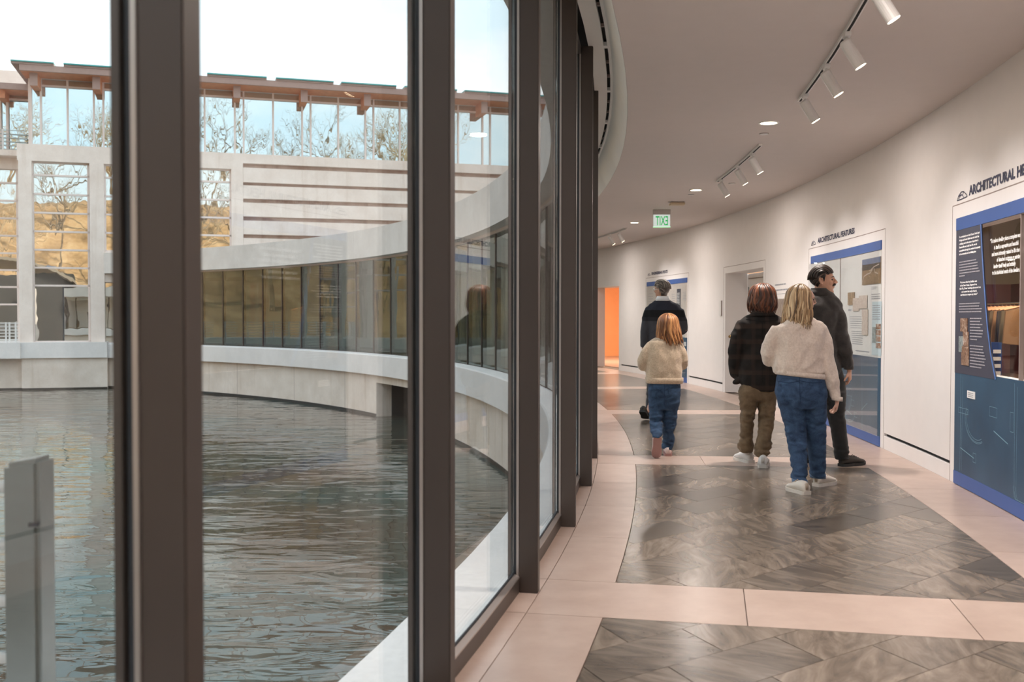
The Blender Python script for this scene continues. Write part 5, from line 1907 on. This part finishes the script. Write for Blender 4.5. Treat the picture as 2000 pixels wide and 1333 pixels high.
# ---------------------------------------------------------------- auburn-haired youth in the dark overshirt
B = Fig(9.55, 'auburn-haired youth in dark plaid overshirt and khaki trousers, seen from behind', (2.26, 9.55, 0))
hd = Head(B.c(690, 325, 0.02), 0.215, 14, 2)
hd.add(B.b)
B.limb(B.b, [(690, 310, -.01, 25), (690, 370, -.01, 26)])
B.slices(B.b, [(372, 610, 760, .06), (430, 600, 770, .09), (700, 600, 750, .09), (780, 590, 750, .09)])
B.limb(B.b, [(585, 405, 0, 22), (552, 570, 0, 18), (566, 670, .10, 14), (580, 690, .12, 13)])
B.limb(B.b, [(785, 405, 0, 22), (800, 570, 0, 18), (780, 670, .10, 14), (765, 690, .12, 13)])
B.limb(B.b, [(620, 760, 0, 34), (614, 890, 0, 25), (600, 1070, .06, 20)])
B.limb(B.b, [(712, 760, 0, 34), (708, 890, -.03, 25), (692, 1085, -.10, 20)])
hand(B.b, B.c(578, 690, .12), Vector((0.3, 0.3, -1)), Vector((1, 0, 0)), 0.16, 0.7, 1)
hand(B.b, B.c(767, 690, .12), Vector((-0.3, 0.3, -1)), Vector((-1, 0, 0)), 0.16, 0.7, -1)
B.body(SK_L)
t = NT('dark_plaid')
t.set(Roughness=0.95)
p = t.pos()
def stripes(axis, sc, ph, wd):
    sep = t.new('ShaderNodeSeparateXYZ')
    t.l.new(p, sep.inputs[0])
    a = t.new('ShaderNodeMath', operation='MULTIPLY_ADD', in_1=sc, in_2=ph)
    t.l.new(sep.outputs[axis], a.inputs[0])
    fr_ = t.new('ShaderNodeMath', operation='FRACT')
    t.l.new(a.outputs[0], fr_.inputs[0])
    return t.ramp(fr_.outputs[0], [(wd, (1, 1, 1)), (wd + 0.12, (0, 0, 0))])
sx_, sz_ = stripes('X', 8.0, 0.3, 0.22), stripes('Z', 7.0, 0.1, 0.24)
base = t.ramp(t.noise(p, 9, 4), [(0.3, srgb(20, 18, 17)), (0.7, srgb(36, 31, 29))])
cc = t.mix(t.mix(1.0, sx_, (0.40, 0.40, 0.40, 1), 'MULTIPLY'), base, srgb(58, 45, 38))
cc = t.mix(t.mix(1.0, sz_, (0.45, 0.45, 0.45, 1), 'MULTIPLY'), cc, srgb(66, 50, 41))
t.col(cc)
t.bump(t.noise(p, 300, 2), 0.3, 0.004)
plaid = t.m
jk = MB()
B.slices(jk, [(345, 650, 735, .06, 0), (358, 628, 752, .075), (376, 592, 785, .095), (402, 565, 812, .115), (460, 572, 806, .125), (560, 585, 795, .125), (640, 575, 800, .125), (700, 572, 800, .13), (735, 590, 785, .13), (757, 625, 750, .12)])
B.limb(jk, [(595, 402, 0, 32), (562, 470, 0, 38), (549, 560, .0, 36), (548, 620, .04, 34), (552, 665, .09, 30), (560, 690, .11, 24)])
B.limb(jk, [(785, 402, 0, 32), (812, 470, 0, 38), (818, 560, .0, 36), (810, 620, .04, 34), (800, 665, .09, 30), (790, 690, .11, 24)])
B.slices(jk, [(690, 560, 600, .05, .02), (712, 536, 572, .04, .03), (722, 538, 562, .02, .03)])
shirt = B.cloth('overshirt', jk, plaid, 0.011, folds(7, 0.012, 10, 8))
obj('collar', MB().rings([sring(B.c(692, 330, -.02), Vector((1, 0, 0)), Vector((0, 1, 0)), B.m(50), .075, 24), sring(B.c(692, 366, -.02), Vector((1, 0, 0)), Vector((0, 1, 0)), B.m(66), .095, 24)]), plaid, shirt, smooth=True)
B.seam('seam', [[(604, 384), (690, 396), (778, 386)], [(690, 398), (690, 740)]], 0.002, plain('dark_seam', srgb(14, 12, 12), 0.9), shirt, 14)
kh = MB()
B.slices(kh, [(690, 600, 760, .11), (740, 572, 764, .115), (780, 570, 762, .115), (810, 572, 760, .10)])
legs(B, kh, [(755, 566, 668, 0, .11), (800, 570, 664, 0, .10), (880, 579, 650, 0, .078), (960, 580, 640, .02, .07), (1010, 574, 638, .04, .07), (1035, 566, 640, .05, .074), (1055, 564, 638, .06, .07), (1076, 574, 632, .06, .06)], 0)
legs(B, kh, [(755, 668, 764, 0, .11), (800, 670, 762, -.01, .10), (880, 672, 750, -.03, .078), (960, 670, 744, -.06, .07), (1030, 660, 735, -.08, .07), (1062, 648, 734, -.09, .074), (1082, 650, 728, -.10, .07), (1098, 662, 712, -.10, .055)], 0)
kk_ = cloth('khaki_twill', srgb(92, 74, 54), srgb(132, 110, 84), 12, 0.2, 380, 0.85, 0.1)
khaki = B.cloth('trousers', kh, kk_, 0.010, leg_folds(9, 0.014, B.c(0, 890).z, B.c(0, 1050).z), 3)
long_hair(hd, hair_mat('auburn_hair', srgb(38, 22, 16), srgb(86, 50, 35), srgb(146, 86, 54)), B.root, -0.22, 0.55, 0.54, 0.48, 0.38, 1.2, 150, 0.06, 45, 8, 0.062)
shoe(B.root, (at(1462, 903, 9.72).x, 9.62, 0), (-0.35, 1, 0), 0.26, white_shoe, 0.10, high=0.095)
shoe(B.root, (at(1485, 914, 9.39).x, 9.30, 0), (0.30, 1, 0), 0.26, white_shoe, 0.10, high=0.095)

# ---------------------------------------------------------------- girl in the beige sweater
Gf = Fig(10.1, 'small girl with long ginger hair, beige knit sweater and jeans, one foot lifted behind', (1.5, 10.05, 0))
hd = Head(Gf.c(200, 462, 0.02), 0.198, 10, 2)
hd.add(Gf.b)
Gf.limb(Gf.b, [(198, 450, 0, 19), (196, 500, 0, 20)])
Gf.slices(Gf.b, [(497, 130, 240, .05), (540, 120, 240, .08), (700, 115, 245, .08), (780, 110, 250, .08)])
Gf.limb(Gf.b, [(105, 525, 0, 16), (68, 620, .0, 14), (84, 625, .14, 11), (105, 605, .22, 10)])
Gf.limb(Gf.b, [(250, 525, 0, 16), (278, 615, .0, 14), (262, 622, .14, 11), (240, 605, .22, 10)])
Gf.limb(Gf.b, [(140, 800, 0, 28), (138, 920, -.05, 13), (142, 1000, -.22, 9)])
Gf.limb(Gf.b, [(215, 800, 0, 28), (208, 920, .02, 19), (198, 1060, .04, 15)])
hand(Gf.b, Gf.c(105, 605, .22), Vector((0.6, 0.5, 0.2)), Vector((0, -0.3, 1)), 0.13, 0.6, 1)
hand(Gf.b, Gf.c(240, 605, .22), Vector((-0.6, 0.5, 0.2)), Vector((0, -0.3, 1)), 0.13, 0.6, -1)
Gf.body(SK_L)
knit2 = cloth('beige_knit', srgb(178, 156, 132), srgb(212, 190, 164), 70, 0.6, 230, 0.95, 0.4)
gs = MB()
Gf.slices(gs, [(474, 168, 228, .05), (484, 128, 245, .07), (500, 100, 262, .09), (530, 88, 268, .10), (580, 86, 268, .115), (650, 84, 270, .12), (700, 84, 274, .115), (716, 90, 268, .10)])
Gf.limb(gs, [(108, 510, 0, 22), (82, 560, 0, 29), (67, 605, .0, 28), (68, 628, .04, 26), (86, 632, .13, 20), (105, 610, .21, 15)])
Gf.limb(gs, [(252, 512, 0, 22), (270, 560, 0, 28), (277, 600, 0, 27), (276, 625, .04, 25), (262, 630, .13, 20), (242, 610, .21, 15)])
gsw = Gf.cloth('sweater', gs, knit2, 0.0105, folds(12, 0.009, 8, 9))
Gf.rib('hem_rib', [(686, 688, 82, 277, .122, 0), (704, 706, 83, 277, .12, 0), (717, 719, 88, 272, .11, 0)], knit2, 46, 0.004, gsw)
gj = MB()
Gf.slices(gj, [(700, 104, 258, .09), (725, 98, 264, .10), (770, 96, 264, .11), (820, 98, 258, .105), (850, 102, 250, .09)])
legs(Gf, gj, [(810, 97, 182, 0, .09), (860, 102, 176, -.01, .08), (910, 106, 170, -.03, .068), (950, 108, 168, -.10, .062), (985, 114, 168, -.18, .056), (1004, 120, 166, -.22, .05)], 0)
legs(Gf, gj, [(810, 178, 262, 0, .09), (860, 174, 248, .01, .08), (920, 172, 240, .02, .068), (980, 172, 234, .03, .062), (1030, 174, 226, .04, .058), (1062, 174, 218, .04, .054)], 0)
blue2 = denim('deep_blue_denim', srgb(23, 43, 70), srgb(58, 87, 119))
gje = Gf.cloth('jeans', gj, blue2, 0.0095, leg_folds(15, 0.015, Gf.c(0, 920).z, Gf.c(0, 1050).z), 3)
Gf.seam('seam', [[(181, 722), (181, 840)]], 0.002, thread, gje, 14)
Gf.patch('back_pocket', [(112, 745), (158, 748), (154, 796), (116, 790)], blue2, gje, 0.005)
Gf.patch('back_pocket', [(202, 748), (248, 745), (244, 790), (206, 796)], blue2, gje, 0.005)
long_hair(hd, hair_mat('ginger_hair', srgb(80, 48, 28), srgb(150, 96, 58), srgb(208, 150, 96)), Gf.root, -0.50, 0.50, 0.52, 0.46, 0.36, 0.0, 140, 0.045, 45, 21, 0.058, 0.0, 0.05, 0.14)
shoe(Gf.root, (at(1303, 893, 10.14).x, 10.08, 0), (0.12, 1, 0), 0.215, pink_shoe, 0.082)
shoe(Gf.root, (at(1286, 899, 9.86).x, 9.70, 0), (-0.05, 1, 0), 0.215, pink_shoe, 0.085, pitch=1.32, laces=False)

# ---------------------------------------------------------------- grey-haired man in the banded sweater
A = Fig(13.8, 'grey-haired man with glasses in navy banded sweater, farthest along the gallery', (1.95, 13.8, 0))
hd = Head(A.c(168, 276, 0.03), 0.235, -48, 0)
hd.add(A.b)
eyes(hd, A.root)
A.limb(A.b, [(172, 262, 0, 19), (172, 300, 0, 20)])
A.slices(A.b, [(295, 120, 225, .06), (330, 110, 250, .09), (560, 115, 250, .10), (640, 110, 250, .10)])
A.limb(A.b, [(95, 330, 0, 15), (78, 450, 0, 13), (72, 540, .03, 10)])
A.limb(A.b, [(265, 345, 0, 15), (285, 440, .0, 13), (262, 448, .18, 10), (240, 440, .28, 9)])
A.limb(A.b, [(130, 640, 0, 25), (112, 770, -.05, 18), (98, 880, -.22, 13)])
A.limb(A.b, [(205, 640, 0, 25), (205, 780, .10, 18), (205, 900, .15, 13)])
hand(A.b, A.c(72, 545, .03), Vector((0, 0.1, -1)), Vector((1, 0, 0)), 0.18, 0.5, 1)
hand(A.b, A.c(240, 440, .28), Vector((-0.6, 0.5, 0.1)), Vector((0, -0.2, 1)), 0.17, 0.6, -1)
A.body(SK_M)
zb = [A.c(0, y).z for y in (335, 372, 392)]
t = NT('banded_knit')
t.set(Roughness=0.95)
sep = t.new('ShaderNodeSeparateXYZ')
t.l.new(t.pos(), sep.inputs[0])
mr = t.new('ShaderNodeMapRange')
t.l.new(sep.outputs['Z'], mr.inputs['Value'])
mr.inputs['From Min'].default_value, mr.inputs['From Max'].default_value = zb[2] - 0.5, zb[0] + 0.3
span = zb[0] + 0.3 - (zb[2] - 0.5)
f = lambda z: (z - (zb[2] - 0.5)) / span
navy, blk, gry, gry2 = srgb(40, 44, 56), srgb(13, 14, 18), srgb(66, 66, 72), srgb(34, 35, 40)
cr = t.ramp(mr.outputs[0], [(0, gry), (f(zb[2]) - 0.005, gry), (f(zb[2]), gry2), (f(zb[1]) - 0.005, gry2), (f(zb[1]), blk), (f(zb[0]) - 0.005, blk), (f(zb[0]), navy)])
t.col(t.mix(0.3, cr, t.ramp(t.noise(t.pos(), 90, 3), [(0.3, (0.5, 0.5, 0.5)), (0.7, (1, 1, 1))]), 'MULTIPLY'))
t.bump(t.noise(t.pos(), 300, 2), 0.4, 0.004)
as_ = MB()
A.slices(as_, [(284, 140, 212, .07), (294, 118, 232, .085), (308, 96, 256, .10), (335, 84, 272, .12), (400, 92, 268, .135), (500, 100, 262, .14), (600, 104, 258, .14), (660, 108, 256, .13)])
A.limb(as_, [(104, 322, 0, 22), (86, 390, 0, 25), (78, 460, 0, 23), (74, 530, .03, 18)])
A.limb(as_, [(258, 335, 0, 22), (276, 395, 0, 25), (279, 440, .02, 24), (262, 452, .14, 20), (242, 444, .26, 15)])
A.cloth('sweater', as_, t.m, 0.012, folds(18, 0.009, 8, 9))
obj('shirt_collar', MB().rings([sring(A.c(172, 264, 0), Vector((1, 0, 0)), Vector((0, 1, 0)), A.m(30), .078, 22), sring(A.c(172, 288, -.005), Vector((1, 0, 0)), Vector((0, 1, 0)), A.m(40), .092, 22)]), plain('white_shirt', (0.75, 0.76, 0.78), 0.7), A.root, smooth=True)
at_ = MB()
A.slices(at_, [(620, 110, 254, .12), (680, 106, 254, .12), (730, 108, 250, .10)])
legs(A, at_, [(700, 92, 180, 0, .11), (770, 86, 150, -.03, .08), (830, 84, 130, -.12, .07), (880, 84, 122, -.20, .062)], 0)
legs(A, at_, [(700, 176, 252, .02, .11), (780, 178, 240, .10, .08), (850, 182, 234, .14, .07), (900, 186, 228, .16, .062)], 0)
A.cloth('trousers', at_, cloth('navy_trousers', srgb(18, 19, 25), srgb(34, 35, 44), 10, 0.2), 0.011, leg_folds(22, 0.007, A.c(0, 780).z, A.c(0, 880).z), 3)
short_hair(hd, hair_mat('grey_hair', srgb(48, 42, 38), srgb(110, 100, 92), srgb(178, 168, 158)), A.root, 1.10, 150, 6, 0.14, 0.83, 0.05, 0.035, 0.02)
glasses(hd, A.root, plain('silver_rim', (0.6, 0.6, 0.6), 0.25, 0.9))
shoe(A.root, (at(1253, 822, 13.4).x, 13.38, 0), (0.35, 1, 0), 0.29, dark_shoe, 0.10, pitch=0.45, laces=False)
shoe(A.root, (at(1310, 818, 13.95).x, 13.9, 0), (0.1, 1, 0), 0.29, dark_shoe, 0.10)

# ---------------------------------------------------------------- dark-haired man with moustache
K = Fig(9.45, 'dark-haired man with moustache in charcoal jacket, head turned to the display', (2.95, 9.5, 0))
hd = Head(K.c(1006, 254, 0.0), 0.25, 109, 3)
hd.add(K.b)
eyes(hd, K.root)
K.limb(K.b, [(995, 215, 0, 31), (985, 300, -.01, 36)])
K.slices(K.b, [(285, 900, 1070, .07), (350, 890, 1080, .10), (620, 915, 1080, .10), (720, 910, 1090, .10)])
K.limb(K.b, [(1075, 330, -.03, 26), (1105, 480, -.08, 22), (1138, 620, -.06, 16), (1142, 645, -.06, 15)])
K.limb(K.b, [(895, 330, .05, 26), (880, 480, .08, 22), (890, 620, .12, 16)])
K.limb(K.b, [(1068, 760, -.02, 36), (1080, 880, -.03, 28), (1105, 1110, -.04, 20)])
K.limb(K.b, [(975, 760, .05, 36), (965, 900, .08, 28), (945, 1110, .12, 20)])
hand(K.b, K.c(1143, 648, -.06), Vector((0.10, 0.12, -1)), Vector((-0.8, 0.5, 0)), 0.185, 0.75, -1)
hand(K.b, K.c(890, 625, .12), Vector((0, 0.1, -1)), Vector((0.9, 0.3, 0)), 0.185, 0.6, 1)
K.body(SK_M, 0.006)
char = cloth('charcoal_wool', srgb(34, 31, 30), srgb(58, 53, 51), 14, 0.3, 300, 0.95, 0.25)
kj = MB()
K.slices(kj, [(232, 950, 1040, .07), (252, 930, 1062, .085), (275, 890, 1082, .11), (310, 868, 1102, .14), (380, 868, 1090, .155), (480, 878, 1076, .155), (580, 885, 1084, .15), (640, 888, 1096, .145), (672, 892, 1096, .14)])
K.limb(kj, [(1065, 318, -.02, 34), (1086, 380, -.05, 40), (1100, 470, -.08, 40), (1118, 540, -.08, 38), (1132, 600, -.07, 32), (1138, 634, -.06, 26)])
K.limb(kj, [(905, 318, .03, 34), (888, 400, .06, 40), (880, 500, .09, 38), (888, 600, .12, 30)])
kjo = K.cloth('jacket', kj, char, 0.0115, folds(27, 0.012, 9, 8))
obj('collar', MB().rings([sring(K.c(990, 222, 0), Vector((1, 0, 0)), Vector((0, 1, 0)), K.m(44), .075, 24), sring(K.c(988, 262, 0), Vector((1, 0, 0)), Vector((0, 1, 0)), K.m(66), .105, 24)]), char, kjo, smooth=True)
obj('cuff', MB().rings([sring(K.c(1137, 622, -.06), Vector((1, 0, 0)), Vector((0, 1, 0)), K.m(27), .05, 20), sring(K.c(1140, 646, -.06), Vector((1, 0, 0)), Vector((0, 1, 0)), K.m(24), .045, 20)]), char, kjo, smooth=True)
kt = MB()
K.slices(kt, [(640, 900, 1100, .12), (700, 900, 1118, .13), (760, 905, 1122, .13), (810, 915, 1118, .11)])
legs(K, kt, [(760, 1000, 1124, -.02, .12), (830, 1022, 1120, -.03, .10), (880, 1030, 1118, -.03, .085), (960, 1048, 1126, -.03, .075), (1040, 1060, 1136, -.04, .07), (1112, 1072, 1142, -.04, .065)], 0)
legs(K, kt, [(760, 905, 1015, .04, .12), (860, 915, 1005, .06, .09), (960, 918, 990, .09, .075), (1050, 918, 980, .11, .07), (1112, 916, 975, .12, .065)], 0)
K.cloth('trousers', kt, cloth('black_denim', srgb(12, 12, 13), srgb(27, 26, 27), 8, 0.2, 420), 0.0105, leg_folds(31, 0.008, K.c(0, 880).z, K.c(0, 1090).z), 3)
dark_hair = hair_mat('dark_hair', srgb(14, 10, 9), srgb(32, 23, 19), srgb(70, 50, 40))
short_hair(hd, dark_hair, K.root, 1.07, 170, 9, 0.08, 0.84, 0.045, 0.010, 0.02)
mo = MB()
for sx in (-1, 1):
    mo.tube([hd.w(0, 0.445, 0.345), hd.w(sx * 0.07, 0.44, 0.34), hd.w(sx * 0.13, 0.405, 0.315), hd.w(sx * 0.165, 0.365, 0.275)], [0.034 * hd.h, 0.042 * hd.h, 0.036 * hd.h, 0.016 * hd.h], 8)
obj('moustache', mo, dark_hair, K.root, smooth=True)
br = MB()
for sx in (-1, 1):
    br.tube([hd.w(sx * 0.05, 0.425, 0.605), hd.w(sx * 0.15, 0.40, 0.63), hd.w(sx * 0.24, 0.325, 0.605)], [0.014 * hd.h, 0.018 * hd.h, 0.010 * hd.h], 6)
obj('eyebrows', br, dark_hair, K.root, smooth=True)
sb_ = MB()
for sx in (-1, 1):
    sb_.tube([hd.w(sx * 0.335, 0.09, 0.66), hd.w(sx * 0.335, 0.075, 0.55), hd.w(sx * 0.325, 0.07, 0.46)], [0.04 * hd.h, 0.032 * hd.h, 0.012 * hd.h], 8)
obj('sideburns', sb_, dark_hair, K.root, smooth=True)
shoe(K.root, (at(1641, 914, 9.42).x, 9.40, 0), (0.88, 0.48, 0), 0.29, dark_shoe, 0.105)
shoe(K.root, (at(1578, 905, 9.7).x, 9.62, 0), (0.25, 1, 0), 0.29, dark_shoe, 0.105)
